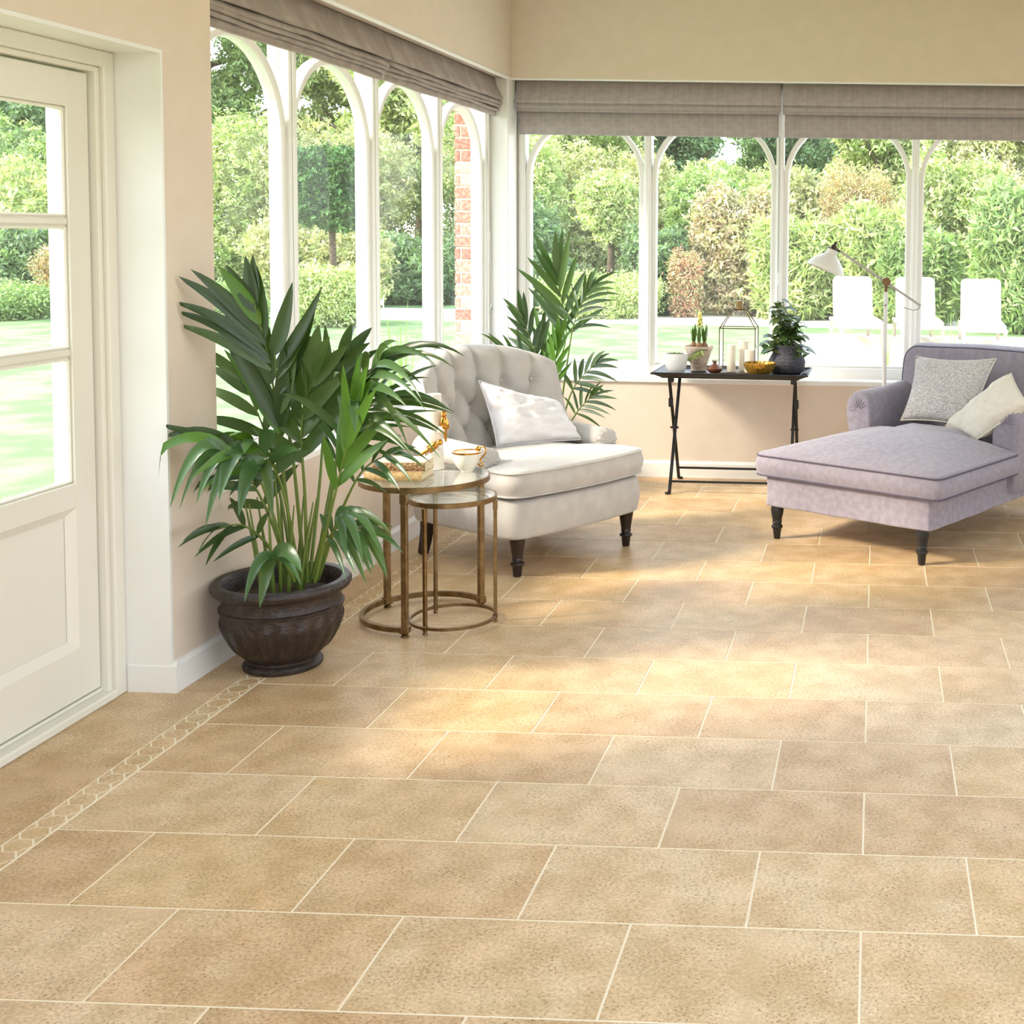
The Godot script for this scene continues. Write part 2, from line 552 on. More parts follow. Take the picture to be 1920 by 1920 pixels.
# ------------------------------------------------------------------ room shell
func room() -> void:
	var far_x := 3.2
	var far_z := 3.2
	var top := 2.75
	# left wall: parapet under the window, lintel, pier beside the door, wall over and before the door
	var w := MB.new()
	var ox := -2.385
	w.span(Vector3(ox, -0.3, -4.80), Vector3(WALL_L, 0.535, -1.46))
	w.span(Vector3(ox, 0.535, -1.72), Vector3(WALL_L, 2.225, -1.46))
	w.span(Vector3(ox, 2.225, -4.86), Vector3(WALL_L, top, -1.46))
	w.span(Vector3(ox, 1.88, -1.46), Vector3(WALL_L, top, -0.40))
	w.span(Vector3(ox, -0.3, -0.40), Vector3(WALL_L, top, far_z + 0.3))
	struct("wall_left", "cream painted wall between the glazed door and the arched windows, with plaster lintel", "wall", w, M.wall)
	# corner post and back wall
	var b := MB.new()
	b.span(Vector3(-2.05, -0.3, -5.20), Vector3(far_x + 0.3, 0.535, WALL_B))
	b.span(Vector3(-2.40, 2.225, -5.20), Vector3(far_x + 0.3, top, WALL_B))
	b.span(Vector3(2.45, 0.535, -5.20), Vector3(far_x + 0.3, 2.225, WALL_B))
	struct("wall_back", "cream painted wall with a low sill under the wide back windows", "wall", b, M.wall)
	var p := MB.new()
	p.span(Vector3(-2.20, -0.3, -5.10), Vector3(-2.045, 2.225, -4.795), 0.004)
	struct("trim_1", "white corner post between the left and the back windows", "post", p, M.white)
	var ld := MB.new()
	ld.tube([Vector3(-2.054, 2.224, -4.855), Vector3(-2.054, 2.224, -1.72)], 0.011, 12)
	ld.tube([Vector3(-2.05, 2.224, -4.864), Vector3(3.2, 2.224, -4.864)], 0.007, 12)
	struct("trim_2", "white plaster bead along the lower edge of the lintels above the blinds", "lintel bead", ld, M.white)
	# outside brick pier at the corner
	var pier := struct("wall_corner", "weathered red brick pier outside beyond the left window", "brick pier", null)
	var core := MB.new()
	core.span(Vector3(-2.345, -0.3, -5.15), Vector3(-2.215, 2.6, -4.806))
	put("mortar_core", core, M.mortar, pier)
	var y := -0.28
	var k := 0
	while y < 2.55:
		var cuts := [-2.350, -2.316, -2.21] if k % 2 == 0 else [-2.350, -2.21]
		for i in cuts.size() - 1:
			var br := MB.new()
			br.span(Vector3(cuts[i] + (0.005 if i > 0 else 0.0), y, -5.0), Vector3(cuts[i + 1] - 0.005, y + 0.058, -4.802 + rng.randf() * 0.003), 0.003)
			put("brick", br, M.brick[rng.randi() % 4], pier)
		y += 0.068
		k += 1
	var r := MB.new()
	# right wall with two tall openings, outside the frame
	r.span(Vector3(far_x, -0.3, -4.86), Vector3(far_x + 0.3, 0.45, far_z + 0.3))
	r.span(Vector3(far_x, 2.25, -4.86), Vector3(far_x + 0.3, top, far_z + 0.3))
	for z in [[-4.86, -3.6], [-1.0, -0.4], [2.5, 3.5]]:
		r.span(Vector3(far_x, 0.45, z[0]), Vector3(far_x + 0.3, 2.25, z[1]))
	struct("wall_right", "cream painted wall with two wide windows, right of the view", "wall", r, M.wall)
	var q := MB.new()
	q.span(Vector3(-2.40, -0.3, far_z), Vector3(-1.4, top, far_z + 0.3))
	q.span(Vector3(1.9, -0.3, far_z), Vector3(far_x + 0.3, top, far_z + 0.3))
	q.span(Vector3(-1.4, 2.25, far_z), Vector3(1.9, top, far_z + 0.3))
	q.span(Vector3(-1.4, -0.3, far_z), Vector3(1.9, 0.02, far_z + 0.3))
	struct("wall_rear", "cream painted wall with a wide glazed opening, behind the view", "wall", q, M.wall)
	var c := MB.new()
	# ring of ceiling round a glazed roof lantern
	c.span(Vector3(-2.40, top, -5.20), Vector3(far_x + 0.3, top + 0.2, -1.0))
	c.span(Vector3(-2.40, top, 2.2), Vector3(far_x + 0.3, top + 0.2, far_z + 0.3))
	c.span(Vector3(-2.40, top, -1.0), Vector3(-0.4, top + 0.2, 2.2))
	c.span(Vector3(1.8, top, -1.0), Vector3(far_x + 0.3, top + 0.2, 2.2))
	struct("ceiling", "plain white plaster ceiling above the view", "ceiling", c, M.ceiling)
	# baseboards with a small chamfer on top
	var bl := MB.new()
	bl.prism(PackedVector2Array([Vector2(0, 0), Vector2(0.015, 0), Vector2(0.015, 0.078), Vector2(0.008, 0.09), Vector2(0, 0.092)]), -4.86, -1.46, Transform3D(Basis(), Vector3(WALL_L, 0, 0)))
	bl.prism(PackedVector2Array([Vector2(0, 0), Vector2(0.015, 0), Vector2(0.015, 0.078), Vector2(0.008, 0.09), Vector2(0, 0.092)]), 0.0, 0.1465, Transform3D(Basis(Vector3(0, 0, 1), Vector3(0, 1, 0), Vector3(-1, 0, 0)), Vector3(WALL_L + 0.015, 0, -1.46)))
	struct("baseboard_left", "white skirting board along the left wall and round the door pier", "skirting board", bl, M.white)
	var bb := MB.new()
	bb.prism(PackedVector2Array([Vector2(0, 0), Vector2(0.015, 0), Vector2(0.015, 0.078), Vector2(0.008, 0.09), Vector2(0, 0.092)]), -far_x, -WALL_L, Transform3D(Basis(Vector3(0, 0, 1), Vector3(0, 1, 0), Vector3(-1, 0, 0)), Vector3(0, 0, WALL_B)))
	struct("baseboard_back", "white skirting board along the foot of the back wall", "skirting board", bb, M.white)

# one run of arched lights; local x to the right, z into the room, y up
func window_run(root: Node3D, stops: Array, x0: float, x1: float, sill_depth: float) -> void:
	var bot := 0.565
	var spring := 1.690
	var head := 2.16
	var f := MB.new()
	f.span(Vector3(x0, bot - 0.03, -0.05), Vector3(x1, bot + 0.062, 0.02), 0.006)
	f.span(Vector3(x0, bot + 0.062, -0.04), Vector3(x1, bot + 0.075, 0.008), 0.004)
	f.span(Vector3(x0, head, -0.05), Vector3(x1, 2.225, 0.02), 0.006)
	put("frame", f, M.white, root)
	var sl := MB.new()
	sl.span(Vector3(x0, 0.535, -0.02), Vector3(x1, bot, sill_depth + 0.012), 0.005)
	sl.span(Vector3(x0, 0.50, -0.34), Vector3(x1, 0.545, -0.02), 0.004)
	put("window_sill", sl, M.white, root)
	for x in stops:
		var m := MB.new()
		m.span(Vector3(x - 0.021, bot, -0.055), Vector3(x + 0.021, 2.20, 0.032), 0.006)
		m.span(Vector3(x - 0.012, bot + 0.06, 0.030), Vector3(x + 0.012, 2.20, 0.042), 0.005)
		put("mullion", m, M.white, root)
	for i in stops.size() - 1:
		var a: float = stops[i] + 0.021
		var b: float = stops[i + 1] - 0.021
		var cx := (a + b) * 0.5
		var ro := (b - a) * 0.5
		var ri := ro - 0.029
		var bar := MB.new()
		var prof := []
		var n := 20
		for k in n + 1:
			var an := PI - PI * k / n
			prof.append(Vector2(cos(an), sin(an)))
		# legs and arch in one sweep
		var path := [[Vector2(cx - ro, bot + 0.06), Vector2(cx - ri, bot + 0.06)]]
		for q in prof: path.append([Vector2(cx, spring) + q * ro, Vector2(cx, spring) + q * ri])
		path.append([Vector2(cx + ro, bot + 0.06), Vector2(cx + ri, bot + 0.06)])
		for zz in [[0.016, -0.03]]:
			var outer := PackedVector3Array()
			for k in path.size() - 1:
				var o0: Vector2 = path[k][0]
				var i0: Vector2 = path[k][1]
				var o1: Vector2 = path[k + 1][0]
				var i1: Vector2 = path[k + 1][1]
				var zi: float = zz[0]
				var zo: float = zz[1]
				var ch := 0.006
				var im0 := i0.lerp(o0, 0.22)
				var im1 := i1.lerp(o1, 0.22)
				bar.flat()
				bar.quad(Vector3(o0.x, o0.y, zi), Vector3(o1.x, o1.y, zi), Vector3(im1.x, im1.y, zi), Vector3(im0.x, im0.y, zi))
				bar.quad(Vector3(im0.x, im0.y, zi), Vector3(im1.x, im1.y, zi), Vector3(i1.x, i1.y, zi - ch), Vector3(i0.x, i0.y, zi - ch))
				bar.quad(Vector3(i0.x, i0.y, zi - ch), Vector3(i1.x, i1.y, zi - ch), Vector3(i1.x, i1.y, zo), Vector3(i0.x, i0.y, zo))
				bar.quad(Vector3(i0.x, i0.y, zo), Vector3(i1.x, i1.y, zo), Vector3(o1.x, o1.y, zo), Vector3(o0.x, o0.y, zo))
				bar.quad(Vector3(o0.x, o0.y, zo), Vector3(o1.x, o1.y, zo), Vector3(o1.x, o1.y, zi), Vector3(o0.x, o0.y, zi))
		put("arch_bar", bar, M.white, root)
		var g := MB.new()
		g.span(Vector3(a, bot + 0.06, -0.012), Vector3(b, head + 0.01, -0.008))
		put("pane", g, M.glass, root)

func left_window() -> void:
	var w := struct("window_1", "row of four white arched lights along the left wall above a deep white sill", "window", null)
	w.position = Vector3(-2.185, 0, 0)
	w.rotation.y = PI / 2
	# local x = -z of the room
	window_run(w, [1.72, 2.475, 3.235, 4.02, 4.765], 1.70, 4.80, 0.135)

func back_window() -> void:
	var w := struct("window_2", "row of white arched lights across the back wall behind the console table", "window", null)
	w.position = Vector3(0, 0, -5.0)
	window_run(w, [-2.022, -1.30, -0.547, 0.219, 0.975, 1.73, 2.44], -2.045, 2.45, 0.14)

func hidden_windows() -> void:
	var rl := struct("window_6", "glazed roof lantern with white bars in the ceiling above the view", "window", null)
	var rf := MB.new()
	for k in 6:
		var x := lerpf(-0.37, 1.77, k / 5.0)
		rf.span(Vector3(x - 0.03, 2.86, -1.0), Vector3(x + 0.03, 2.93, 2.2), 0.004)
	put("frame", rf, M.white, rl)
	var rg := MB.new()
	rg.span(Vector3(-0.4, 2.935, -1.0), Vector3(1.8, 2.94, 2.2))
	put("pane", rg, M.glass, rl)
	var n := 3
	for d in [[Vector3(3.3, 0, -2.3), -PI / 2, 2.6, 0.45, 2.25, "wide white window in the right wall nearer the back"], [Vector3(3.3, 0, 1.05), -PI / 2, 2.9, 0.45, 2.25, "wide white window in the right wall nearer the camera"], [Vector3(0.25, 0, 3.3), PI, 3.3, 0.02, 2.25, "wide white glazed screen behind the camera"]]:
		var w := struct("window_%d" % n, d[5], "window", null)
		n += 1
		w.position = d[0]
		w.rotation.y = d[1]
		var f := MB.new()
		var hw: float = d[2] * 0.5
		f.span(Vector3(-hw, d[3], -0.05), Vector3(hw, d[3] + 0.07, 0.05), 0.005)
		f.span(Vector3(-hw, d[4] - 0.07, -0.05), Vector3(hw, d[4], 0.05), 0.005)
		for k in 5:
			var x := lerpf(-hw + 0.035, hw - 0.035, k / 4.0)
			f.span(Vector3(x - 0.035, d[3], -0.05), Vector3(x + 0.035, d[4], 0.05), 0.005)
		put("frame", f, M.white, w)
		var g := MB.new()
		g.span(Vector3(-hw, d[3], -0.004), Vector3(hw, d[4], 0.0))
		put("pane", g, M.glass, w)

# glazed door in its reveal; local x towards the camera, z into the room
func door() -> void:
	var d := struct("door_1", "white part-glazed garden door in a deep white reveal at the left edge", "door", null)
	d.position = Vector3(-2.185, 0, -1.46)
	d.rotation.y = PI / 2
	# local x runs along -z of the room: the door lies at negative x
	var rv := MB.new()
	rv.span(Vector3(-0.012, 0.0, -0.20), Vector3(-0.0003, 1.8797, 0.1347))
	rv.span(Vector3(-1.06, 1.868, -0.20), Vector3(-0.012, 1.8797, 0.1347))
	put("reveal_lining", rv, M.white, d)
	var fr := MB.new()
	fr.span(Vector3(-0.058, 0.0, -0.16), Vector3(-0.012, 1.868, 0.0), 0.004)
	fr.span(Vector3(-0.076, 0.0, -0.16), Vector3(-0.058, 1.822, -0.014), 0.003)
	fr.span(Vector3(-1.01, 1.822, -0.16), Vector3(-0.058, 1.868, 0.0), 0.004)
	fr.span(Vector3(-1.01, 1.806, -0.16), Vector3(-0.076, 1.822, -0.014), 0.003)
	fr.span(Vector3(-1.05, 0.0, -0.16), Vector3(-1.01, 1.868, 0.0), 0.004)
	put("frame", fr, M.white_door, d)
	var th := MB.new()
	th.span(Vector3(-1.01, 0.0, -0.15), Vector3(-0.058, 0.026, 0.004), 0.005)
	th.span(Vector3(-1.01, 0.026, -0.15), Vector3(-0.076, 0.036, -0.03), 0.004)
	put("threshold", th, M.white_door, d)
	# leaf: stiles, rails and a recessed panel below
	var zf := -0.035
	var zb := -0.085
	var xr := -0.082
	var xl := -1.008
	var lf := MB.new()
	lf.span(Vector3(xr - 0.092, 0.04, zb), Vector3(xr, 1.80, zf), 0.002)
	lf.span(Vector3(xl, 0.04, zb), Vector3(xl + 0.092, 1.80, zf), 0.002)
	lf.span(Vector3(xl + 0.09, 1.70, zb), Vector3(xr - 0.09, 1.80, zf), 0.002)
	lf.span(Vector3(xl + 0.09, 0.585, zb), Vector3(xr - 0.09, 0.655, zf), 0.002)
	lf.span(Vector3(xl + 0.09, 0.04, zb), Vector3(xr - 0.09, 0.185, zf), 0.002)
	put("leaf_frame", lf, M.white_door, d)
	var pn := MB.new()
	pn.span(Vector3(xl + 0.09, 0.18, zb + 0.012), Vector3(xr - 0.09, 0.59, zf - 0.020))
	put("lower_panel", pn, M.white_door, d)
	var bd := MB.new()
	var zp := zf - 0.020
	var ax := xl + 0.092
	var bx := xr - 0.092
	var k := 0.024
	bd.flat()
	for q in [[Vector2(ax, 0.185), Vector2(bx, 0.185), Vector2(-k, k), Vector2(k, k)], [Vector2(bx, 0.185), Vector2(bx, 0.585), Vector2(-k, k), Vector2(-k, -k)], [Vector2(bx, 0.585), Vector2(ax, 0.585), Vector2(-k, -k), Vector2(k, -k)], [Vector2(ax, 0.585), Vector2(ax, 0.185), Vector2(k, -k), Vector2(k, k)]]:
		var a: Vector2 = q[0]
		var b: Vector2 = q[1]
		var ai := a + Vector2(k * signf(bx + ax - 2.0 * a.x), k * signf(0.77 - 2.0 * a.y))
		var bi := b + Vector2(k * signf(bx + ax - 2.0 * b.x), k * signf(0.77 - 2.0 * b.y))
		bd.face([Vector3(a.x, a.y, zf - 0.002), Vector3(b.x, b.y, zf - 0.002), Vector3(bi.x, bi.y, zp + 0.001), Vector3(ai.x, ai.y, zp + 0.001)], Vector3(a.x, a.y, zf - 1.0))
	put("panel_moulding", bd, M.white_door, d)
	for yy in [1.385, 1.02]:
		var gb := MB.new()
		gb.span(Vector3(xl + 0.09, yy - 0.011, zb + 0.006), Vector3(xr - 0.09, yy + 0.011, zf - 0.004), 0.005)
		put("glazing_bar", gb, M.white_door, d)
	for yy in [[0.655, 1.009], [1.031, 1.374], [1.396, 1.70]]:
		var g := MB.new()
		g.span(Vector3(xl + 0.09, yy[0] - 0.004, -0.062), Vector3(xr - 0.09, yy[1] + 0.004, -0.058))
		put("pane", g, M.glass, d)
		var be := MB.new()
		var xa := xl + 0.092
		var xb := xr - 0.092
		be.span(Vector3(xa, yy[0], -0.056), Vector3(xb, yy[0] + 0.010, zf - 0.006), 0.004)
		be.span(Vector3(xa, yy[1] - 0.010, -0.056), Vector3(xb, yy[1], zf - 0.006), 0.004)
		be.span(Vector3(xb - 0.010, yy[0], -0.056), Vector3(xb, yy[1], zf - 0.006), 0.004)
		be.span(Vector3(xa, yy[0], -0.056), Vector3(xa + 0.010, yy[1], zf - 0.006), 0.004)
		put("glazing_bead", be, M.white_door, d)
	# the white outer reveal seen through the glass
	var ov := MB.new()
	ov.span(Vector3(-0.016, -0.1, -0.203), Vector3(0.0, 1.95, -0.165), 0.003)
	put("outer_reveal", ov, M.white, d)

# ------------------------------------------------------------------ floor
func floor_tiles() -> void:
	var sub := MB.new()
	sub.span(Vector3(-2.40, -0.12, -5.20), Vector3(3.5, -0.0012, 3.5))
	var f := struct("floor", "honey limestone tiled floor with cream grout and a band of small hexagons near the walls", "floor", sub, M.grout)
	var gap := 0.0023
	var gz := 0.0029
	var x_left := -1.838
	for row in range(-10, 15):
		var z1 := -TILE_D * row
		var z0 := z1 - TILE_D
		var off := 0.0 if row % 2 == 0 else 0.5
		for n in range(-5, 8):
			var xa := maxf(TILE_W * (n + off), x_left)
			var xb := minf(TILE_W * (n + 1 + off), 3.19)
			if xb - xa < 0.03: continue
			put("tile", tile_mesh([Vector2(xa + gap, z0 + gz), Vector2(xb - gap, z0 + gz), Vector2(xb - gap, z1 - gz), Vector2(xa + gap, z1 - gz)], rng.randf() < 0.5), M.stone[rng.randi() % 4], f)
	# plain margin strips between the band and the walls
	var cuts := [-4.705, -4.20, -3.30, -2.70, -2.10, -1.46]
	for i in cuts.size() - 1:
		put("margin_tile", tile_mesh([Vector2(-2.05, cuts[i]), Vector2(-1.913, cuts[i]), Vector2(-1.913, cuts[i + 1] - 0.0004), Vector2(-2.05, cuts[i + 1] - 0.0004)], true), M.stone[[0, 1, 2, 3, 1][i]], f)
	put("margin_tile", tile_mesh([Vector2(-2.19, -1.46), Vector2(-1.913, -1.46), Vector2(-1.913, -1.0204), Vector2(-2.19, -1.0204)], true), M.stone[0], f)
	put("margin_tile", tile_mesh([Vector2(-2.19, -1.02), Vector2(-1.913, -1.02), Vector2(-1.913, -0.40), Vector2(-2.19, -0.40)], false), M.stone[3], f)
	put("margin_tile", tile_mesh([Vector2(-2.05, -0.40), Vector2(-1.913, -0.40), Vector2(-1.913, 3.19), Vector2(-2.05, 3.19)], false), M.stone[1], f)
	var bx := [-2.05, -1.5, -0.62, 0.25, 1.1, 2.0, 3.19]
	for i in bx.size() - 1:
		put("margin_tile", tile_mesh([Vector2(bx[i], -4.86), Vector2(bx[i + 1] - 0.0004, -4.86), Vector2(bx[i + 1] - 0.0004, -4.705), Vector2(bx[i], -4.705)], false), M.stone[(i + 2) % 4], f)
	# the band: a column of hexagons with triangles at both edges
	var pitch := 0.0563
	var z := -4.62
	while z < 0.45:
		hex_cell(f, Vector2(-1.8755, z + pitch * 0.5), Vector2(1, 0), pitch)
		z += pitch
	var x := -1.835
	while x < 1.6:
		hex_cell(f, Vector2(x + pitch * 0.5, -4.6625), Vector2(0, 1), pitch)
		x += pitch

func hex_cell(f: Node, c: Vector2, across: Vector2, pitch: float) -> void:
	var al := Vector2(across.y, across.x)
	var g := 0.0021
	var hw := 0.0345
	var fl := 0.0155
	var p := pitch * 0.5
	var k := 1.0 - g / p
	var hexp := PackedVector2Array()
	for q in [[-hw, 0.0], [-fl, -p], [fl, -p], [hw, 0.0], [fl, p], [-fl, p]]:
		hexp.append(c + across * q[0] + al * q[1])
	for o in Geometry2D.offset_polygon(hexp, -g): put("hexagon_tile", tile_mesh(Array(o), false), M.stone[rng.randi() % 3], f)
	for sg in [-1.0, 1.0]:
		var t := PackedVector2Array()
		for q in [[sg * hw, 0.0], [sg * hw, pitch], [sg * fl, p]]:
			t.append(c + across * q[0] + al * q[1])
		for o in Geometry2D.offset_polygon(t, -g): put("triangle_tile", tile_mesh(Array(o), false), M.stone[rng.randi() % 3], f)

func tile_mesh(p: Array, turned: bool) -> ArrayMesh:
	var m := MB.new()
	m.flat()
	var off := Vector2(rng.randf(), rng.randf())
	var q := p.duplicate()
	if Geometry2D.is_polygon_clockwise(PackedVector2Array(q)): q.reverse()
	# seen from above (x right, z down) clockwise order is counter-clockwise in (x, z)
	var n := q.size()
	var c := Vector2.ZERO
	for a in q: c += a
	c /= n
	var top := []
	for a in q: top.append(a + (c - a).normalized() * 0.0006)
	for i in range(1, n - 1):
		for a in [top[0], top[i], top[i + 1]]:
			var uv: Vector2 = a * 0.95
			if turned: uv = -uv
			m.v(Vector3(a.x, 0.0, a.y), uv + off)
	for i in n:
		var a: Vector2 = top[i]
		var b: Vector2 = top[(i + 1) % n]
		var a2: Vector2 = q[i]
		var b2: Vector2 = q[(i + 1) % n]
		for w in [[a, 0.0], [a2, -0.0014], [b2, -0.0014], [a, 0.0], [b2, -0.0014], [b, 0.0]]:
			m.v(Vector3(w[0].x, w[1], w[0].y), w[0] * 0.95 + off)
	return m.done()

# ------------------------------------------------------------------ garden
var clusters := {}

func leaf_cluster(kind: String) -> ArrayMesh:
	if clusters.has(kind): return clusters[kind]
	var r := RandomNumberGenerator.new()
	r.seed = hash(kind)
	var m := MB.new()
	m.flat()
	var n := 7
	var len := 0.11
	var wid := 0.05
	if kind == "long":
		n = 7; len = 0.17; wid = 0.045
	elif kind == "fine":
		n = 9; len = 0.075; wid = 0.032
	for i in n:
		var dir := Vector3(r.randf_range(-1, 1), r.randf_range(-0.5, 0.9), r.randf_range(-1, 1)).normalized()
		var side := dir.cross(Vector3(r.randf_range(-1, 1), r.randf_range(0.2, 1.0), r.randf_range(-1, 1))).normalized()
		var up := side.cross(dir)
		var o := Vector3(r.randf_range(-1, 1), r.randf_range(-1, 1), r.randf_range(-1, 1)) * 0.09
		var l := len * r.randf_range(0.7, 1.2)
		var w := wid * r.randf_range(0.8, 1.2)
		var base := o
		var tip := o + dir * l - up * l * 0.12
		var a := o + dir * l * 0.45 + side * w * 0.5 + up * w * 0.15
		var b := o + dir * l * 0.45 - side * w * 0.5 + up * w * 0.15
		m.tri(base, a, tip)
		m.tri(base, tip, b)
	clusters[kind] = m.done()
	return clusters[kind]

# foliage scattered through the shells of several blobs: [centre, radii]
func foliage(called: String, parent: Node, blobs: Array, count: int, kind: String, tones: Array, size: float, sd: int) -> MultiMeshInstance3D:
	var r := RandomNumberGenerator.new()
	r.seed = sd
	var mm := MultiMesh.new()
	mm.transform_format = MultiMesh.TRANSFORM_3D
	mm.use_colors = true
	mm.mesh = leaf_cluster(kind)
	mm.instance_count = count
	var share := []
	var total := 0.0
	for b in blobs:
		total += b[1].x * b[1].y + b[1].y * b[1].z + b[1].x * b[1].z
		share.append(total)
	for i in count:
		var pick := r.randf() * total
		var k := 0
		while share[k] < pick: k += 1
		var d := Vector3(r.randfn(), r.randfn(), r.randfn()).normalized()
		var rad := 1.0 - absf(r.randfn()) * 0.22
		if r.randf() < 0.12: rad *= r.randf_range(0.4, 1.0)
		# lumpy outline
		var lump := 0.88 + 0.12 * sin(d.x * 7.0 + sd) * cos(d.y * 6.0 + d.z * 5.0 + k)
		var p: Vector3 = blobs[k][0] + d * blobs[k][1] * rad * lump
		var bs := Basis.from_euler(Vector3(r.randf() * TAU, r.randf() * TAU, r.randf() * TAU)).scaled(Vector3.ONE * size * r.randf_range(0.7, 1.35))
		mm.set_instance_transform(i, Transform3D(bs, p))
		var c: Color = tones[r.randi() % tones.size()]
		var dim := r.randf_range(0.75, 1.15)
		mm.set_instance_color(i, Color(c.r * dim, c.g * dim, c.b * dim).srgb_to_linear())
	var o := MultiMeshInstance3D.new()
	o.name = called
	o.multimesh = mm
	o.material_override = M.leaf
	o.set_meta("kind", "stuff")
	parent.add_child(o, true)
	return o

func tree(called: String, label: String, category: String, at: Vector3, trunk: Array, blobs: Array, count: int, kind: String, tones: Array, size: float, group := "") -> Node3D:
	var t := thing(called, label, category, at, 0.0, group)
	if trunk.size():
		var m := MB.new()
		for path in trunk: m.tube(path[0], path[1], 7)
		put("trunk", m, M.bark, t)
	foliage("foliage", t, blobs, count, kind, tones, size, hash(label) % 100000)
	return t

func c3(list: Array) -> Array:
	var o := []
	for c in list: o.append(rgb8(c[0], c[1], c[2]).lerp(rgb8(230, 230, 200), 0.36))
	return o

func garden() -> void:
	var gy := -0.16
	var lawn := MB.new()
	lawn.span(Vector3(-60, gy - 0.2, -70), Vector3(50, gy, 14))
	struct("lawn", "mown green lawn stretching away outside the windows", "lawn", lawn, M.lawn)
	# pale paths and terrace
	var p1 := MB.new()
	p1.span(Vector3(-40, gy, -21.5), Vector3(2, gy + 0.02, -18.6))
	struct("path", "pale sunlit gravel path across the lawn before the flower border", "path", p1, M.paving)
	var p2 := MB.new()
	p2.span(Vector3(-1.2, gy, -17.0), Vector3(20, gy + 0.03, -5.25))
	struct("terrace", "pale stone terrace outside the back windows under the sunbeds", "terrace", p2, M.paving)
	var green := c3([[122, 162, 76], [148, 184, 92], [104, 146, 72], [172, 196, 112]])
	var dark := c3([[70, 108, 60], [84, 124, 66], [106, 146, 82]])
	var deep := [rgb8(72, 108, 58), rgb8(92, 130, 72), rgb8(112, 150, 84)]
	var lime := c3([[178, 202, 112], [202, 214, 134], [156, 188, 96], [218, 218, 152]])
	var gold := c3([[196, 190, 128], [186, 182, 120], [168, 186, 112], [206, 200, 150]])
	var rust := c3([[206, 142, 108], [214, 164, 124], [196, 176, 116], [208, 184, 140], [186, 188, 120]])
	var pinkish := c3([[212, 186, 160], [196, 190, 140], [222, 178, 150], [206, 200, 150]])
	var B := func(x, y, z, rx, ry, rz): return [Vector3(x, y, z), Vector3(rx, ry, rz)]
	# clipped lollipop trees
	tree("topiary_tree", "flat-topped clipped lollipop tree with dark green head seen through the second left light", "tree", Vector3(-9.35, gy, -19.0), [[[Vector3(0, 0, 0), Vector3(0.03, 0.9, 0), Vector3(0, 1.9, 0)], [0.07, 0.06, 0.05]]],
		[B.call(0, 2.25, 0, 0.72, 0.72, 0.68), B.call(0.3, 2.6, 0, 0.52, 0.34, 0.62), B.call(-0.3, 2.6, 0, 0.52, 0.34, 0.62), B.call(0.2, 1.85, 0, 0.58, 0.44, 0.55), B.call(-0.3, 1.9, 0, 0.5, 0.4, 0.55)], 3600, "leaf", deep, 0.72)
	tree("topiary_tree", "clipped lollipop tree with bright lime head seen through the first back light", "tree", Vector3(-5.2, gy, -22.0), [[[Vector3(0, 0, 0), Vector3(0.03, 0.7, 0), Vector3(0.06, 1.6, 0)], [0.09, 0.08, 0.06]]],
		[B.call(0, 2.05, 0, 0.72, 0.68, 0.72), B.call(0.15, 1.65, 0, 0.55, 0.42, 0.6), B.call(-0.1, 2.35, 0, 0.6, 0.42, 0.6)], 2600, "leaf", lime, 0.72)
	# tall trees at the end of the garden, each with branches reaching into its crown
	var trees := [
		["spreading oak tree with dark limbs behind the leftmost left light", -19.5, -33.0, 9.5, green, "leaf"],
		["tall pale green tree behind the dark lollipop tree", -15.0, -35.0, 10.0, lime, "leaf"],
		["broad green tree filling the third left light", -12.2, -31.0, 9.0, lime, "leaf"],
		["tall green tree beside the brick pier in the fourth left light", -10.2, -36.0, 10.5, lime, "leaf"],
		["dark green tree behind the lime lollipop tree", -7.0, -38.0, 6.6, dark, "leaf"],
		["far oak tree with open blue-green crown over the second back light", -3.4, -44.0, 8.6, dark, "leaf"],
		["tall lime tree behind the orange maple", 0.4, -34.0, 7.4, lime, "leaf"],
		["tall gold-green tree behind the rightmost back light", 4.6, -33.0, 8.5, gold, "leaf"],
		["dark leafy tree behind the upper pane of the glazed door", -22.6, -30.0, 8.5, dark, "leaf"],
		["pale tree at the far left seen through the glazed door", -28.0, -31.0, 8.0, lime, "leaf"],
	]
	for q in trees:
		var h: float = q[3]
		var lim := []
		lim.append([[Vector3(0, 0, 0), Vector3(0.1, h * 0.3, 0), Vector3(-0.1, h * 0.6, 0.1), Vector3(0, h * 0.85, 0)], [0.28, 0.22, 0.14, 0.05]])
		for k in 7:
			var a := k * 2.4 + h
			var y0 := h * (0.28 + 0.07 * k)
			var o := Vector3(sin(a), 0, cos(a))
			lim.append([[Vector3(0, y0, 0), o * h * 0.14 + Vector3(0, y0 + h * 0.05, 0), o * h * 0.28 + Vector3(0, y0 + h * 0.14, 0)], [0.11, 0.07, 0.03]])
		var blobs := []
		var r := RandomNumberGenerator.new()
		r.seed = hash(q[0])
		for k in 11:
			var a := k * 2.4
			var rr := h * (0.10 + 0.16 * r.randf())
			var yy := h * lerpf(0.30, 0.92, k / 10.0)
			var w := h * (0.13 + 0.06 * r.randf())
			blobs.append([Vector3(sin(a) * rr, yy, cos(a) * rr), Vector3(w, w * 0.75, w)])
		tree("garden_tree", q[0], "tree", Vector3(q[1], gy, q[2]), lim, blobs, 7000, q[5], q[4], 1.6)
